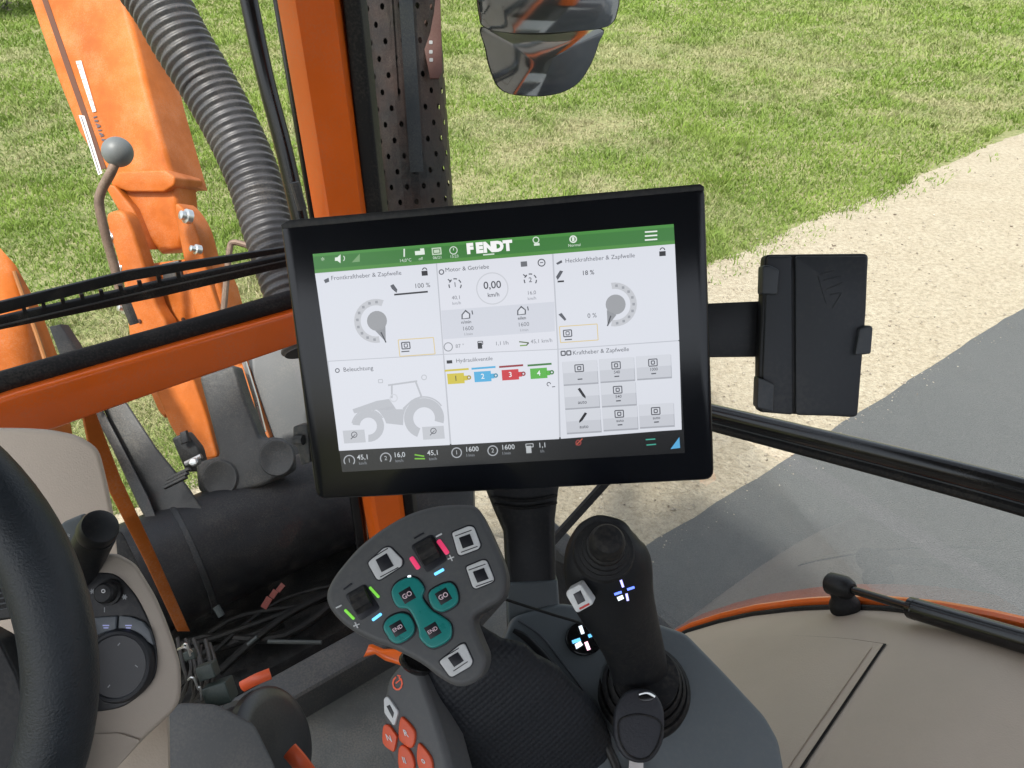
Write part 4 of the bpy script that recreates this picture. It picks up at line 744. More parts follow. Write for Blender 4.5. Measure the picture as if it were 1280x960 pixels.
g.slab(BP, bar(x - 2, y, x + 5, y - 6, 1.4), .0005, .0006); g.slab(BP, bar(x, y - 10, x + 4, y - 9, 1.4), .0005, .0006); g.make('speed_symbol', emis('orange_symbol', (.7, .1, .04), .12), pn)

# ================================================================== STEERING WHEEL AND LEFT SIDE
sw = thing('steering_wheel', 'black leather steering wheel rim with a dark spoke', 'steering wheel', P(-280, 900, .55))
WP = face(-287, 850, .43, 0, 0, 1); cx0, cy0 = -285, 850; g = Geo(); rr = []; n_ = 96; rad = 361 * .43 / FPX; c0 = WP.at(cx0, cy0)
pts = [c0 + (CR * math.cos(2 * math.pi * i / n_) + CU * math.sin(2 * math.pi * i / n_)) * rad for i in range(-n_ // 2, n_ // 2 + 1)]
g.tube(pts, .0195, 24, caps=False); g.make('rim', mat('wheel_leather', (.020, .025, .031), .42, spec=.4, bump=.5, bscale=700, var=.15, vscale=90), sw, angle=180)
g = Geo(); g.slab(face(-60, 900, .50, .1, .1, 1), [(-300, 700), (-80, 760), (0, 802), (22, 845), (36, 900), (44, 970), (40, 1100), (-300, 1100)], .02, bev=.006, rnd=8); g.make('hub_cover', BLACK, sw)
g = Geo(); g.slab(face(10, 740, .47, .1, .1, 1), [(-120, 700), (0, 708), (36, 702), (50, 770), (0, 776), (-120, 800)], .015, bev=.004, rnd=6); g.make('spoke', BLACK, sw)
g = Geo(); rp_ = face(10, 740, .466, .1, .1, 1)
for k in range(8): g.slab(rp_, bar(-30 + k * 1.5, 722 + k * 6.2, 36, 704 + k * 7.2, 2.2), .002, .002, bev=.0005)
g.make('spoke_ribs', GREYP, sw)
sk = thing('column_stalk', 'black indicator stalk with a ribbed round end knob', 'stalk', P(60, 720, .56)); g = Geo(); g.tube([P(66, 766, .59), P(86, 730, .575), P(104, 700, .565), P(121, 668, .552)], [.0125, .0135, .014, .0135], 20, smooth=4); g.make('stalk_arm', BLACK, sk)
g = Geo(); kk = (P(140, 640, .530) - P(112, 678, .562)).normalized(); g.lathe(P(118, 668, .552), kk, [(.001, 0), (.0122, 0), (.0134, .003), (.0134, .012), (.0124, .015), (.009, .0165), (.001, .0168)], 28); g.make('end_knob', BLACK, sk)
g = Geo(); g.slab(face(80, 690, .56, -.2, .3, 1), [(58, 684), (76, 652), (104, 640), (112, 660), (98, 700), (80, 712), (62, 700)], .02, bev=.005, rnd=5); g.make('stalk_housing', GREYP if False else CONS, sk)
g = Geo(); text(g, face(66, 680, .545, -.2, .3, 1), '*', 85, 672, 12, .0); g.slab(face(84, 676, .5575, -.2, .3, 1), bar(83, 672, 88, 680, 2), .0005, .003); g.make('white_symbol', WHITEP, sk)
# beige dash side
dsh = thing('dash_side_panel', 'smooth beige dash side panel under the cross beam', 'dash panel', P(60, 760, .95)); dp = face(60, 620, .86, -.1, .2, 1)
g = Geo(); g.slab(dp, [(-120, 533), (30, 534), (62, 536), (98, 543), (124, 560), (134, 600), (142, 640), (152, 690), (162, 720), (155, 800), (-120, 800)], .04, bev=.012, rnd=12, seg=5, dirv=ray(80, 640).normalized()); g.make('panel_body', BEIGE, dsh)
g = Geo(); g.slab(face(160, 690, .80, -.2, .2, 1), [(144, 664), (152, 664), (166, 692), (176, 712), (184, 735), (150, 735)], .01, bev=.002, rnd=4, dirv=ray(160, 690).normalized()); g.make('gap_filler', RUBBER, dsh)
# control pod
pod = thing('steering_column_pod', 'beige column pod with round dark control dial', 'control pod', P(150, 930, .62)); pp = face(160, 810, .56, -.05, .18, 1)
g = Geo(); g.slab(pp, [(60, 735), (100, 712), (122, 692), (145, 690), (169, 703), (180, 720), (195, 745), (207, 773), (217, 800), (226, 830), (227, 862), (224, 880), (212, 894), (180, 924), (145, 962), (120, 990), (40, 990)], .05, bev=.009, rnd=9, seg=5, dirv=ray(150, 850).normalized()); body = g.make('pod_shell', BEIGE2, pod)
g = Geo(); g.slab(pp, [(20, 925), (117, 917), (150, 915), (178, 924), (146, 962), (125, 990), (20, 995)], .05, .0018, bev=.002, rnd=4, dirv=ray(150, 850).normalized()); g.make('lower_shell', BEIGE2, pod)
g = Geo(); g.slab(face(180, 950, .63, 0, .1, 1), [(20, 960), (150, 925), (190, 900), (212, 885), (214, 1030), (20, 1030)], .05, bev=.004, dirv=ray(150, 950).normalized()); g.make('column_cover', BEIGE, pod)
g = Geo(); g.slab(pp, smoothp([(60, 722), (101, 717), (134, 716), (149, 721), (162, 734), (173, 749), (186, 775), (195, 804), (197, 826), (193, 847), (177, 867), (156, 882), (134, 888), (110, 889), (60, 880)], 3), .004, .001, bev=.001); fc = g.make('dark_faceplate', GLOSSB if False else mat('faceplate_black', (.014, .015, .018), .4, bump=.08, bscale=900, dust=.06), pod)
g = Geo(); g.lathe(pp.at(139, 740, .001), pp.n, [(.001, 0), (.0095, 0), (.0095, .003), (.0078, .0035), (.0074, .009), (.006, .0105), (.001, .0108)], 26); kn = g.make('rotary_knob', BLACK, fc)
g = Geo(); g.slab(pp, circ(141, 737, 2.6, n=14), .0004, .0124); g.make('knob_symbol', WHITEP, kn); g = Geo(); g.slab(pp, circ(141, 737, 1.3, n=10), .0004, .0127); g.make('knob_symbol', DARKI, kn)
g = Geo()
for (x, y) in ((117, 739), (157, 746)):
    for a in (0, 60, 120): g.slab(pp, bar(x - 3.3 * math.cos(R_(a)), y - 3.3 * math.sin(R_(a)), x + 3.3 * math.cos(R_(a)), y + 3.3 * math.sin(R_(a)), 1.5), .0004, .0014 + a * 2e-6)
g.slab(pp, bar(132, 759, 132, 765, 1.2), .0004, .0014); g.make('printed_symbols', mat('dim_print', (.35, .36, .37), .5), fc)
GB = mat('grey_key', (.10, .115, .13), .4, bump=.05, bscale=900)
for pts, sym in (([(117, 776), (122, 771), (149, 769), (148, 788), (136, 789), (124, 794)], (136, 781)), ([(152, 769), (165, 770), (181, 776), (190, 788), (195, 806), (184, 799), (170, 791), (151, 788)], (164, 781))):
    g = Geo(); g.slab(pp, pts, .003, .0035, bev=.001, rnd=3); b = g.make('grey_key', GB, fc); g = Geo(); g.slab(pp, bar(sym[0] - 4, sym[1], sym[0] + 4, sym[1], 1.4), .0004, .0038); g.slab(pp, bar(sym[0] - 3, sym[1] + 3, sym[0] + 3, sym[1] + 3, 1.2), .0004, .0038); g.make('key_symbol', mat('violet_backlit_print', (.4, .42, .6), .5, emit=(.35, .38, .9, .15)), b)
g = Geo(); g.lathe(pp.at(152, 831, .001), pp.n, [(.001, 0), (.0262, 0), (.0262, .003), (.0245, .006), (.0225, .0065), (.0215, .0055), (.001, .0052)], 48); dd = g.make('control_dial', mat('dial_black', (.018, .02, .025), .45, bump=.1, bscale=900), fc)
g = Geo()
for (x, y, r0) in ((156, 802, -90), (178, 832, 0), (141, 857, 90)):
    for da in (40, -40): a = R_(r0 + 180 + da); g.slab(pp, bar(x, y, x + 4.2 * math.cos(a), y + 4.2 * math.sin(a), 1.1), .0004, .0064 + da * 1e-6)
g.make('arrow_marks', mat('dim_print', (.35, .36, .37), .5), dd)
# ------------------------------------------------------------------ footwell things
fp = thing('pedal_housing', 'dark drum shaped pedal housing with orange levers', 'pedal housing', P(345, 960, 1.3)); g = Geo(); axd = camn(.85, .42, .30).normalized()
g.lathe(P(296, 945, 1.22), axd, [(.001, 0), (.078, 0), (.082, .006), (.082, .014), (.074, .016), (.074, .062), (.086, .066), (.086, .080), (.080, .084), (.06, .085), (.001, .082)], 48); g.make('drum', mat('drum_black', (.035, .036, .038), .3, dust=.06), fp)
for (xa, ya), (xb, yb), w1 in (((303, 858), (338, 842), .0085), ((362, 938), (386, 968), .013)):
    g = Geo(); g.tube([P(xa, ya, 1.13), P((xa + xb) / 2, (ya + yb) / 2 - 1, 1.125), P(xb, yb, 1.13)], w1, 10, smooth=4, flat=.6, fdir=CF); g.make('orange_lever', mat('orange_plastic', (.62, .09, .025), .4, dust=.1), fp)
fb = thing('grey_footwell_box', 'dark grey moulded box in the footwell beside the column', 'box', P(260, 980, 1.2)); g = Geo(); g.slab(face(265, 920, 1.08, -.1, .5, 1), [(195, 895), (225, 878), (270, 880), (318, 905), (345, 960), (350, 1020), (195, 1020)], .08, bev=.012, rnd=8, dirv=ray(270, 950).normalized()); g.make('box_body', mat('footwell_grey', (.042, .047, .05), .55, bump=.2, bscale=900, dust=.08), fb)
# wiring and plugs beside the column
wb = thing('wiring_bundle', 'tangle of wires with dark green plugs beside the pod', 'wiring', P(250, 880, 1.25)); g = Geo()
for k in range(9):
    x0 = 222 + k * 5; g.tube([P(x0, 800 + random.uniform(-8, 8), 1.22), P(x0 + random.uniform(-6, 12), 830, 1.17), P(x0 + random.uniform(0, 20), 855, 1.16), P(x0 + random.uniform(-8, 10), 885, 1.2)], random.choice([.002, .003, .0035]), 7, smooth=5)
g.make('wires', mat('wire_sleeve', (.018, .018, .017), .5, dust=.1), wb)
for (x, y, w1) in ((260, 838, .022), (275, 865, .032), (238, 818, .014)):
    g = Geo(); g.box(P(x, y, 1.15), (camn(.9, .3, 0), camn(-.3, .9, 0), camn(0, 0, 1)), (w1 * 1.2, w1, w1), .003); g.make('plug', mat('green_black_plug', (.02, .035, .032), .5, dust=.06), wb)
for x0, y0, x1, y1 in ((222, 812, 240, 815), (228, 808, 238, 820), (235, 850, 248, 862), (248, 862, 252, 875)): g = Geo(); g.tube([P(x0, y0, 1.13), P((x0 + x1) / 2, y0 - 3, 1.125), P(x1, y1, 1.13)], .0016, 6, smooth=3); g.make('bright_clip', CHROME, wb)

# ================================================================== OUTSIDE THE WINDSCREEN
# windscreen wiper
wp = thing('windscreen_wiper', 'long black wiper blade lying across the windscreen', 'wiper', T(-.2, 1.17, 2.05)); wpl = Pl(T(0, 1.165, 0), -FW)
g = Geo(); g.slab(wpl, [(-60, 396), (0, 378), (160, 339), (365, 308), (365, 314), (160, 352), (0, 393), (-60, 412)], .006, bev=.001); g.make('wiper_arm', BLACK, wp)
g = Geo(); g.slab(wpl, [(-60, 416), (0, 397), (200, 352), (365, 318), (365, 332), (200, 371), (0, 412), (-60, 431)], .010, .002, bev=.002); g.make('wiper_blade', RUBBER, wp)
g = Geo(); g.tube([wpl.at(-60, 419, .006), wpl.at(200, 358, .006), wpl.at(365, 322, .006)], .0016, 6); g.make('blade_spring', STEEL, wp)
for x in range(30, 230, 24): g = Geo(); g.slab(wpl, bar(x, 392 - (x) * .235, x + 2, 402 - x * .235, 5), .006, .002); g.make('blade_clip', BLACK, wp)
# air intake hose
hs = thing('corrugated_hose', 'thick grey corrugated air hose curving down beside the pillar', 'hose', P(372, 470, 1.5)); hp_ = [P(150, -60, 1.55), P(195, -2, 1.56), P(228, 55, 1.57), P(262, 110, 1.58), P(292, 165, 1.58), P(316, 220, 1.57), P(336, 285, 1.55), P(360, 360, 1.52), P(385, 440, 1.5)]
pc, _ = crom(hp_, [0] * len(hp_), 40); Ls = [0]
for i in range(1, len(pc)): Ls.append(Ls[-1] + (pc[i] - pc[i - 1]).length)
n_ = int(Ls[-1] / .0028); P2 = []; R2 = []; j = 0
for i in range(n_):
    s_ = Ls[-1] * i / n_
    while Ls[j + 1] < s_: j += 1
    P2.append(pc[j].lerp(pc[j + 1], (s_ - Ls[j]) / (Ls[j + 1] - Ls[j]))); k = s_ / Ls[-1]; R2.append((.061 - .014 * k) + (.0024 if i % 6 in (0, 1, 2) else -.0022) * (1 if i % 6 != 1 else 1.25))
g = Geo(); g.tube(P2, R2, 28); g.make('hose_wall', HOSE, hs, angle=60)
# black upright tube next to the windscreen edge
vt = thing('vertical_tube', 'slim dark upright tube between the grey hose and the orange pillar', 'tube', P(378, 285, 1.35)); g = Geo(); g.tube([P(303, -40, 1.2), P(330, 90, 1.25), P(357, 195, 1.3), P(385, 320, 1.36)], [.0145, .0145, .015, .015], 14, smooth=4, flat=.7, fdir=CF); g.make('tube_body', GLOSSB, vt)
g = Geo(); g.tube([P(368, 228, 1.27), P(378, 262, 1.29)], .008, 10); g.make('clamp', STEEL, vt)
# silencer with perforated heat shield
mf = thing('exhaust_muffler', 'dark upright exhaust muffler inside a perforated heat shield', 'muffler', P(535, 655, 1.95)); mt, mb = P(492, -60, 1.50), P(523, 300, 1.68); mlow = mb + (mb - mt) * .9
g = Geo(); g.tube([mt, mlow], .066, 28); g.make('muffler_core', mat('muffler_core', (.012, .01, .009), .8), mf)
g = Geo(); ax = (mlow - mt).normalized(); Ltot = (mlow - mt).length; N = ax.orthogonal().normalized(); B = ax.cross(N); nc, nr = 30, int(Ltot / .030); rad = .083
def cyl(u, v): a = 2 * math.pi * u / nc; return mt + ax * (v * Ltot / nr) + (N * math.cos(a) + B * math.sin(a)) * rad
for i in range(nr):
    for j in range(nc):
        if (i + j) % 2: k = len(g.V); g.V += [cyl(j, i), cyl(j + 1, i), cyl(j + 1, i + 1), cyl(j, i + 1)]; g.F.append((k, k + 1, k + 2, k + 3)); continue
        k = len(g.V); sq = [(0, 0), (.5, 0), (1, 0), (1, .5), (1, 1), (.5, 1), (0, 1), (0, .5)]
        g.V += [cyl(j + u, i + v) for u, v in sq]
        for m_ in range(8): a = R_(225 + m_ * 45); g.V.append(cyl(j + .5 + .27 * math.cos(a), i + .5 + .20 * math.sin(a)))
        g.F += [(k + m_, k + (m_ + 1) % 8, k + 8 + (m_ + 1) % 8, k + 8 + m_) for m_ in range(8)]
shd = g.make('perforated_shield', MUFF, mf, angle=50)
full = Geo(); full.tube([mt, mlow], rad + .004, 48); bvm = BVHTree.FromPolygons(full.V, full.F); ms = mat('shield_strip_metal', (.022, .026, .03), .4, .3, dust=.06)
decal(bvm, 504, -50, 521, 215, 17, .003, ms, 'shield_strip', mf, n=16); decal(bvm, 485, -50, 496, 120, 3, .002, MUFF, 'shield_seam', mf, n=10)
g = Geo(); mq2 = face(540, 40, 1.50, .2, 0, 1); g.slab(mq2, [(505, -60), (549, -60), (553, 90), (549, 98), (538, 98), (530, 60), (519, 50)], .005, bev=.001); br = g.make('mounting_bracket', mat('bracket_red_brown', (.085, .035, .027), .5, .2, var=.2, dust=.06), mf)
for x, y in ((534.5, 10.5), (535.5, 20), (536, 33), (538.5, 53), (538.5, 65), (539, 75)): g = Geo(); g.slab(mq2, roundp(bar(x - 2.2, y, x + 2.2, y, 4.4), 1.2), .0009, .0008); g.make('bolt_head', CHROME, br)
g = Geo(); g.lathe(mq2.at(507, 18, .001), mq2.n, [(.001, 0), (.0075, 0), (.0075, .004), (.004, .0045), (.004, .008), (.001, .008)], 6); g.make('hex_bolt', STEEL, br)
g = Geo(); g.slab(face(550, 640, 1.75, 0, .2, 1), [(500, 560), (590, 565), (592, 632), (570, 660), (505, 700)], .08, bev=.01); g.make('lower_bracket', DSTEEL, mf)
# rear view mirror: a flat glass over a curved wide angle glass
mr_ = thing('rear_view_mirror', 'black rear view mirror with a flat glass above a wide angle glass', 'mirror', P(690, -20, 1.5)); mn = (-(P(685, 40, 1.5) - EYE).normalized() + (T(-.20, -1, -.40)).normalized()); mpn = Pl(P(685, 40, 1.5), mn)
zm = lambda X, Y: (560 + X / 4.923, Y / 4.923)
up = [zm(150, -250), zm(1060, -250), zm(1048, 30), zm(1025, 120), zm(985, 160), zm(900, 180), zm(640, 200), zm(400, 203), zm(260, 185), zm(205, 150), zm(190, 60)]
lo = smoothp([zm(212, 172), zm(400, 210), zm(640, 212), zm(940, 180), zm(925, 270), zm(880, 390), zm(810, 500), zm(720, 560), zm(600, 588), zm(480, 588), zm(380, 575), zm(310, 530), zm(262, 420), zm(235, 300)], 4)
def grow(pts, k): c = Vector((sum(p[0] for p in pts) / len(pts), sum(p[1] for p in pts) / len(pts))); return [tuple(Vector(p) + (Vector(p) - c).normalized() * k) for p in pts]
dv = (ray(685, 40)).normalized()
g = Geo(); g.slab(mpn, roundp(grow(up, 1.5), 4), .03, 0, bev=.001, dirv=dv); hs1 = g.make('upper_housing', BLACK, mr_)
g = Geo(); g.slab(mpn, roundp(up, 4), .002, .0015, bev=.0004); g.make('upper_glass', MIRROR, hs1)
g = Geo(); g.slab(mpn, grow(lo, 1.6), .03, -.004, bev=.001, dirv=dv); hs2 = g.make('lower_housing', BLACK, mr_)
cL = (sum(p[0] for p in lo) / len(lo), sum(p[1] for p in lo) / len(lo)); rows = []; base = [mpn.at(*p, -.001) for p in lo]; cc_ = mpn.at(*cL, -.001); V = []; F = []; NR = 10; m_ = len(base)
for i in range(1, NR + 1):
    for p in base: V.append(cc_.lerp(p, i / NR) + mpn.n * (.004 * (1 - (i / NR) ** 2)))
V.append(cc_ + mpn.n * .004); c_i = len(V) - 1
for i in range(NR - 1):
    for j in range(m_): F.append((i * m_ + j, i * m_ + (j + 1) % m_, (i + 1) * m_ + (j + 1) % m_, (i + 1) * m_ + j))
F += [(c_i, (j + 1) % m_, j) for j in range(m_)]; link('wide_angle_glass', V, F, MIRROR, hs2, True, angle=180)
g = Geo(); g.tube([P(700, -60, 1.56), P(660, -160, 1.6), P(560, -260, 1.5)], .014, 10, smooth=4); g.make('mirror_arm', BLACK, mr_)

# ------------------------------------------------------------------ front lift arm
la = thing('orange_lift_arm', 'tall orange loader mast leaning over its hinge bracket', 'loader mast', P(230, 600, 2.3)); ap = face(140, 110, 2.25, -.25, -.05, 1)
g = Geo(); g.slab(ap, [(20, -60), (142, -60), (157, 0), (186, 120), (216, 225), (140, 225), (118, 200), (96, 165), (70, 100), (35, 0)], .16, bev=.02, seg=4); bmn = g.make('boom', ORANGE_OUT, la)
g = Geo(); g.slab(ap, [(37, -60), (46, -60), (60, 0), (92, 92), (133, 210), (127, 212), (86, 96), (53, 0)], .002, .0015); g.make('weld_groove', mat('dark_brown_gap', (.09, .03, .012), .7), bmn)
za_ = lambda X, Y: (X / 4.267, Y / 4.267)
g = Geo(); g.slab(ap, [za_(425, 615), za_(455, 620), za_(550, 925), za_(530, 935)], .002, .004); dk = g.make('striped_sticker', STICK, bmn)
g = Geo(); g.slab(ap, bar(*za_(440, 625), *za_(538, 925), 1.1), .0006, .0048); g.make('sticker_line', mat('dark_print', (.08, .06, .07), .6), dk)
g = Geo(); g.slab(ap, [za_(408, 328), za_(436, 325), za_(516, 595), za_(498, 600)], .002, .003); g.make('white_label', STICK, bmn); 
for i in range(9):          # worn, unreadable marks on the two labels
    t = i / 9; x, y = za_(420 + 88 * t, 345 + 240 * t); g = Geo(); g.slab(ap, bar(x - 1.6, y, x + 1.8, y + (i % 3) * .7, 1.3 + (i % 2) * .8), .0006, .0042); g.make('faded_mark', mat('faded_print', (.4, .3, .25), .6), bmn)
for i in range(8):
    t = i / 8; x, y = za_(510 + 50 * t, 628 + 135 * t); g = Geo(); g.slab(ap, bar(x - 2.2, y, x + 2.2, y + (i % 3 - 1) * 1.6, 1.5 + (i % 2) * .8), .0006, .0022); g.make('dark_mark', mat('dark_print', (.08, .06, .07), .6), bmn)
cp_ = face(180, 225, 2.2, -.1, -.2, 1)
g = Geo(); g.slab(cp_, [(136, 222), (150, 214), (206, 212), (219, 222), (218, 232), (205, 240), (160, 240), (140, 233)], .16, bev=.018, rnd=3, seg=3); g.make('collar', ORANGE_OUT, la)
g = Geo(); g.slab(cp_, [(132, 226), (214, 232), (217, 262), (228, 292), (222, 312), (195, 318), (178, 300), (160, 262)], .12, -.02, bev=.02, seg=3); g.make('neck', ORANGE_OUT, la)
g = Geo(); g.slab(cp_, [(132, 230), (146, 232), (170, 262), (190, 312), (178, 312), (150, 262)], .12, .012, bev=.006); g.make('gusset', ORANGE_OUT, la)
base_ = thing('hinge_bracket', 'orange clevis bracket with bolted lugs below the mast', 'bracket', P(230, 650, 2.3)); hp1 = face(200, 400, 2.15, -.15, -.15, 1)
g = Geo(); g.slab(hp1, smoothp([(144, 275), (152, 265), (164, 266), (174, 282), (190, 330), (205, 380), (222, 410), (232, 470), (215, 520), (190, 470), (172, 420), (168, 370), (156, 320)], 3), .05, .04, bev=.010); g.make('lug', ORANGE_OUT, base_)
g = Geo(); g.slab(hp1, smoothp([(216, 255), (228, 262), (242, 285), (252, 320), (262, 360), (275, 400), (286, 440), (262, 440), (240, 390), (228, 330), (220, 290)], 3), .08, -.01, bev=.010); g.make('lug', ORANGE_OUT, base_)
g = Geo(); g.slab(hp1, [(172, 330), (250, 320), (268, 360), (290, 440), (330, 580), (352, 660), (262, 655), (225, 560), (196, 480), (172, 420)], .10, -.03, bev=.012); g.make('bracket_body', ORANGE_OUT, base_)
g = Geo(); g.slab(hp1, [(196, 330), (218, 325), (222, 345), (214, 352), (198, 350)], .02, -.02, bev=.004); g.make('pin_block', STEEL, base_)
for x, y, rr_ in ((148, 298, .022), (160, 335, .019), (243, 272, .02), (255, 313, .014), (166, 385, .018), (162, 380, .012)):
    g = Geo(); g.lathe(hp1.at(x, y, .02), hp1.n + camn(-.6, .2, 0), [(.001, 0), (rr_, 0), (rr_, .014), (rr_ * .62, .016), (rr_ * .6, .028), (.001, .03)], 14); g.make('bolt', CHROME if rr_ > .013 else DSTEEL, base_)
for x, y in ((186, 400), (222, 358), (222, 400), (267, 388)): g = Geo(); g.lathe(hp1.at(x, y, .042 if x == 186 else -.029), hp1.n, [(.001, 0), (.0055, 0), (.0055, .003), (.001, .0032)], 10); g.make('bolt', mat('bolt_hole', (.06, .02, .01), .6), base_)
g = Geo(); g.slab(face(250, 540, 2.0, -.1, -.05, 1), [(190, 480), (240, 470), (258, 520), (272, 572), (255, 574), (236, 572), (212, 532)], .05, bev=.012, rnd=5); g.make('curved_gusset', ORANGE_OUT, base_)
# ball headed lever on the arm
bl = thing('ball_knob_lever', 'bent brown lever with a grey ball knob', 'lever', P(162, 400, 1.95)); g = Geo(); g.tube([P(145, 200, 1.85), P(139, 215, 1.85), P(127, 238, 1.87), P(124, 256, 1.88), P(131, 290, 1.9), P(142, 330, 1.93), P(152, 372, 1.95)], .0115, 12, smooth=6); g.make('lever_rod', BROWN, bl)
g = Geo(); c_ = P(147, 190, 1.85); g.lathe(c_, CU, [(.036 * math.cos(R_(a)), .036 * math.sin(R_(a))) for a in range(-90, 91, 9)], 30); g.make('ball_knob', KNOB, bl, angle=180)
g = Geo(); g.tube([P(150, 365, 1.93), P(155, 372, 1.93), P(168, 405, 1.95)], .012, 10); g.make('pivot', DSTEEL, bl)
rdd = thing('bent_rod', 'thin rusty bent rod standing beside the bracket', 'rod', P(279, 400, 2.1)); g = Geo(); g.tube([P(279, 395, 2.1), P(283, 350, 2.1), P(287, 312, 2.1), P(292, 303, 2.1), P(312, 308, 2.1), P(345, 322, 2.1)], .0085, 10, smooth=4); g.make('rod_body', BROWN, rdd)
# bonnet edge at the far left
bn = thing('tractor_bonnet', 'orange rounded bonnet side left of the lift arm', 'bonnet', P(0, 560, 1.6)); g = Geo(); bq = lambda x, y, d: P(x, y, d)
g.grid([[P(-140, 250, 1.75), P(-40, 300, 1.66), P(0, 312, 1.62), P(22, 335, 1.62), P(40, 372, 1.62), P(56, 410, 1.62), P(78, 470, 1.62), P(92, 520, 1.62)][i:i + 1] * 1 for i in range(0)] or [[P(-220, 260, 1.7), P(-220, 420, 1.45), P(-220, 600, 1.35)], [P(-60, 285, 1.66), P(-60, 420, 1.48), P(-60, 600, 1.38)], [P(0, 310, 1.62), P(10, 420, 1.5), P(20, 600, 1.4)], [P(20, 332, 1.62), P(36, 430, 1.53), P(52, 600, 1.42)], [P(42, 372, 1.66), P(62, 440, 1.58), P(82, 600, 1.5)], [P(50, 385, 1.75), P(76, 455, 1.68), P(100, 600, 1.6)]]); g.make('bonnet_skin', ORANGE_OUT, bn, angle=80)
g = Geo(); g.tube([P(18, 340, 1.605), P(34, 385, 1.57), P(50, 430, 1.535), P(66, 480, 1.51)], .0045, 8, smooth=4); g.make('reflection_strip', mat('painted_reflection', (.26, .10, .02), .5), bn)  # yellowish reflection along the bonnet, built as a coloured tube
g = Geo(); g.slab(face(90, 440, 1.9, -.2, 0, 1), [(60, 408), (74, 405), (100, 445), (104, 500), (86, 520), (76, 450)], .03, bev=.005); g.make('side_bar', STEEL, bn)
# front linkage seen under the cross beam
fl_ = thing('front_linkage', 'dark grey steel front linkage with a long round cross tube', 'front linkage', T(.2, 1.4, 1.1))
g = Geo(); g.tube([T(-.55, 1.34, 1.38), T(.62, 1.34, 1.36)], .125, 40); ct = g.make('cross_tube', mat('tube_dark_paint', (.016, .0165, .019), .45, spec=.35, var=.25, bump=.08, bscale=30, dust=.07), fl_)
g = Geo(); g.lathe(T(.13, 1.34, 1.3665), RT, [(.124, 0), (.1285, .002), (.1285, .012), (.124, .014)], 40); g.make('tube_seam', DSTEEL, ct)
g = Geo(); g.slab(face(180, 580, 1.62, -.1, .15, 1), [(124, 500), (146, 490), (160, 505), (196, 560), (232, 604), (258, 640), (256, 668), (205, 680), (172, 600), (142, 540)], .05, bev=.008, dirv=ray(180, 580).normalized()); g.make('side_arm', STEEL, fl_)
g = Geo(); g.slab(face(160, 590, 1.60, -.2, .1, 1), [(112, 508), (124, 503), (152, 556), (185, 620), (205, 670), (196, 675), (172, 630), (140, 560)], .05, bev=.004, dirv=ray(160, 590).normalized()); g.make('arm_flange', DSTEEL, fl_)
g = Geo(); pk = face(225, 600, 1.56, -.1, .2, 1)
for k in range(3): g.slab(pk, bar(205 + k * 2, 610 - k * 5, 233 + k * 2, 596 - k * 5, 3.4), .012, .006, bev=.001)
g.make('ribbed_block', STEEL, fl_)
pp2 = face(300, 540, 1.66, -.1, .1, 1); g = Geo(); g.slab(pp2, [(248, 470), (292, 455), (306, 500), (325, 548), (345, 546), (360, 560), (362, 588), (330, 606), (262, 625), (246, 612), (244, 578), (274, 570)], .04, bev=.01, rnd=6); pv = g.make('pivot_plate', STEEL, fl_)
for x, y in ((276, 598), (347, 572)):
    g = Geo(); g.lathe(pp2.at(x, y, .002), pp2.n, [(.001, .0012), (.030, .0012), (.034, .0034), (.038, .0034), (.041, -.001)], 28); g.make('pivot_eye', STEEL, pv)
g = Geo(); g.slab(face(300, 540, 1.95, 0, .0, 1), [(290, 462), (304, 455), (320, 500), (338, 548), (322, 552), (305, 510)], .04, bev=.012, rnd=3); g.make('orange_guide', ORANGE_OUT, fl_)
g = Geo(); g.tube([P(304, 448, 1.75), P(320, 500, 1.74), P(330, 540, 1.73)], .006, 8); g.make('steel_rod', CHROME, fl_)
g = Geo(); g.slab(face(235, 560, 1.7, 0, 0, 1), [(214, 548), (232, 540), (248, 560), (256, 590), (232, 590)], .03, bev=.005, rnd=4); g.slab(face(235, 560, 1.68, 0, 0, 1), [(224, 541), (232, 538), (236, 552), (226, 556)], .01, bev=.003); g.make('coupler', DSTEEL, fl_)
g = Geo(); g.slab(face(240, 580, 1.6, 0, 0, 1), circ(241, 578, 6, 5), .02, bev=.003); g.tube([P(232, 580, 1.62), P(252, 570, 1.62)], .006, 8); g.make('zinc_nipple', CHROME, fl_)
tk = thing('grey_side_tank', 'smooth mid grey panel tank behind the front linkage', 'tank', P(350, 640, 2.0)); g = Geo(); g.slab(face(340, 520, 1.98, .1, .1, 1), [(304, 400), (440, 380), (460, 670), (300, 690), (318, 560)], .12, bev=.02, seg=5); g.make('tank_body', mat('tank_grey', (.045, .05, .055), .45, var=.06, dust=.1), tk)
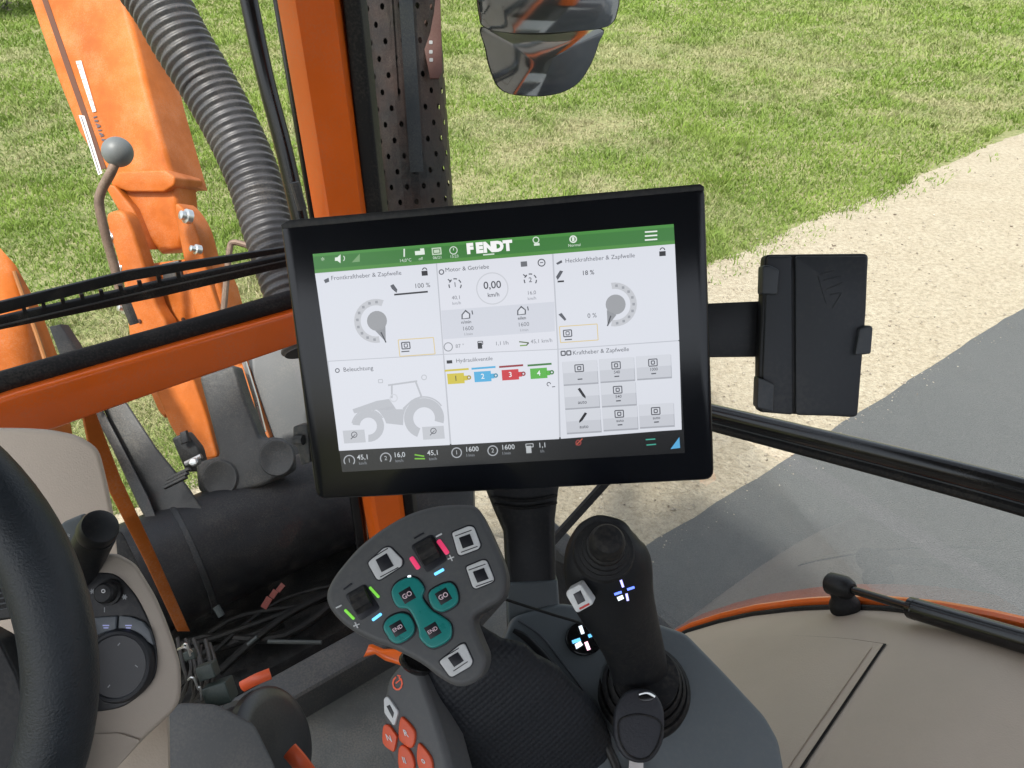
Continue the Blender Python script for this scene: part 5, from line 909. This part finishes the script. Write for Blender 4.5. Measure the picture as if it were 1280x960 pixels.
# engine underbody filling the view through the lower screen
ub = thing('engine_underbody', 'dark engine side casting with hoses and small red and orange labels', 'engine casting', T(.2, 1.25, .9)); g = Geo(); g.box(T(.05, 1.24, 1.12), (RT, FW, ZU), (1.15, .34, .22), .03); g.make('casting', mat('casting_black', (.009, .0095, .010), .65, spec=.3, var=.4, bump=.3, bscale=40, dust=.06), ub)
g = Geo(); g.box(T(-.62, 1.20, 1.2), (RT, FW, ZU), (.2, .3, .5), .03); g.make('casting', MATS['casting_black'], ub)
g = Geo()
for k in range(6):
    a0 = random.uniform(-.30, .2); z0 = 1.245 + random.uniform(0, .02); g.tube([T(a0, 1.08 + random.uniform(0, .12), z0), T(a0 + .15, 1.12 + random.uniform(0, .1), z0 + .03), T(a0 + .32, 1.08 + random.uniform(0, .12), z0 + .02), T(a0 + .5, 1.14, z0 + random.uniform(0, .05))], random.choice([.005, .007, .009]), 8, smooth=5)
g.make('hydraulic_hoses', mat('hose_black', (.009, .009, .009), .5, spec=.3, dust=.03), ub)
lp = face(340, 750, 1.47, 0, .5, 1); g = Geo(); g.slab(lp, bar(329, 760, 337, 747, 8), .002, 0); g.slab(lp, bar(339, 747, 345, 738, 7), .002, .0005); g.slab(lp, bar(347, 739, 354, 730, 6), .002, 0); g.make('warning_label', mat('dull_red_label', (.16, .022, .013), .6, dust=.1), ub)
g = Geo(); g.tube([P(270, 758, 1.5), P(277, 770, 1.5)], .007, 10); g.tube([P(310, 806, 1.5), P(322, 796, 1.5)], .004, 8); g.tube([P(335, 802, 1.5), P(402, 803, 1.5)], .004, 8); g.make('bright_fitting', mat('dull_fitting', (.06, .07, .068), .5), ub)
g = Geo(); g.slab(face(485, 835, 1.35, -.1, .3, 1), [(453, 822), (460, 806), (474, 812), (500, 812), (520, 822), (512, 836), (480, 826), (468, 818)], .03, bev=.006); g.make('orange_foot', ORANGE, cab)
# rear of the tractor's flank, outside the door: it is what the mirror looks back at
fk = thing('rear_fender', 'black rear wheel fender outside the cab door', 'fender', T(1.1, -.2, 1.3)); g = Geo(); rows = []
for i in range(15):
    a = R_(10 + i * 11); rows.append([T(.80, -.75 + .85 * math.cos(a), .85 + .85 * math.sin(a)), T(1.0, -.75 + .86 * math.cos(a), .85 + .86 * math.sin(a)), T(1.28, -.75 + .84 * math.cos(a), .83 + .84 * math.sin(a)), T(1.32, -.75 + .80 * math.cos(a), .80 + .80 * math.sin(a))])
g.grid(rows); g.make('fender_shell', mat('fender_black', (.05, .052, .056), .5, bump=.1, bscale=300, dust=.1), fk, angle=70)
bpy.context.view_layer.update()
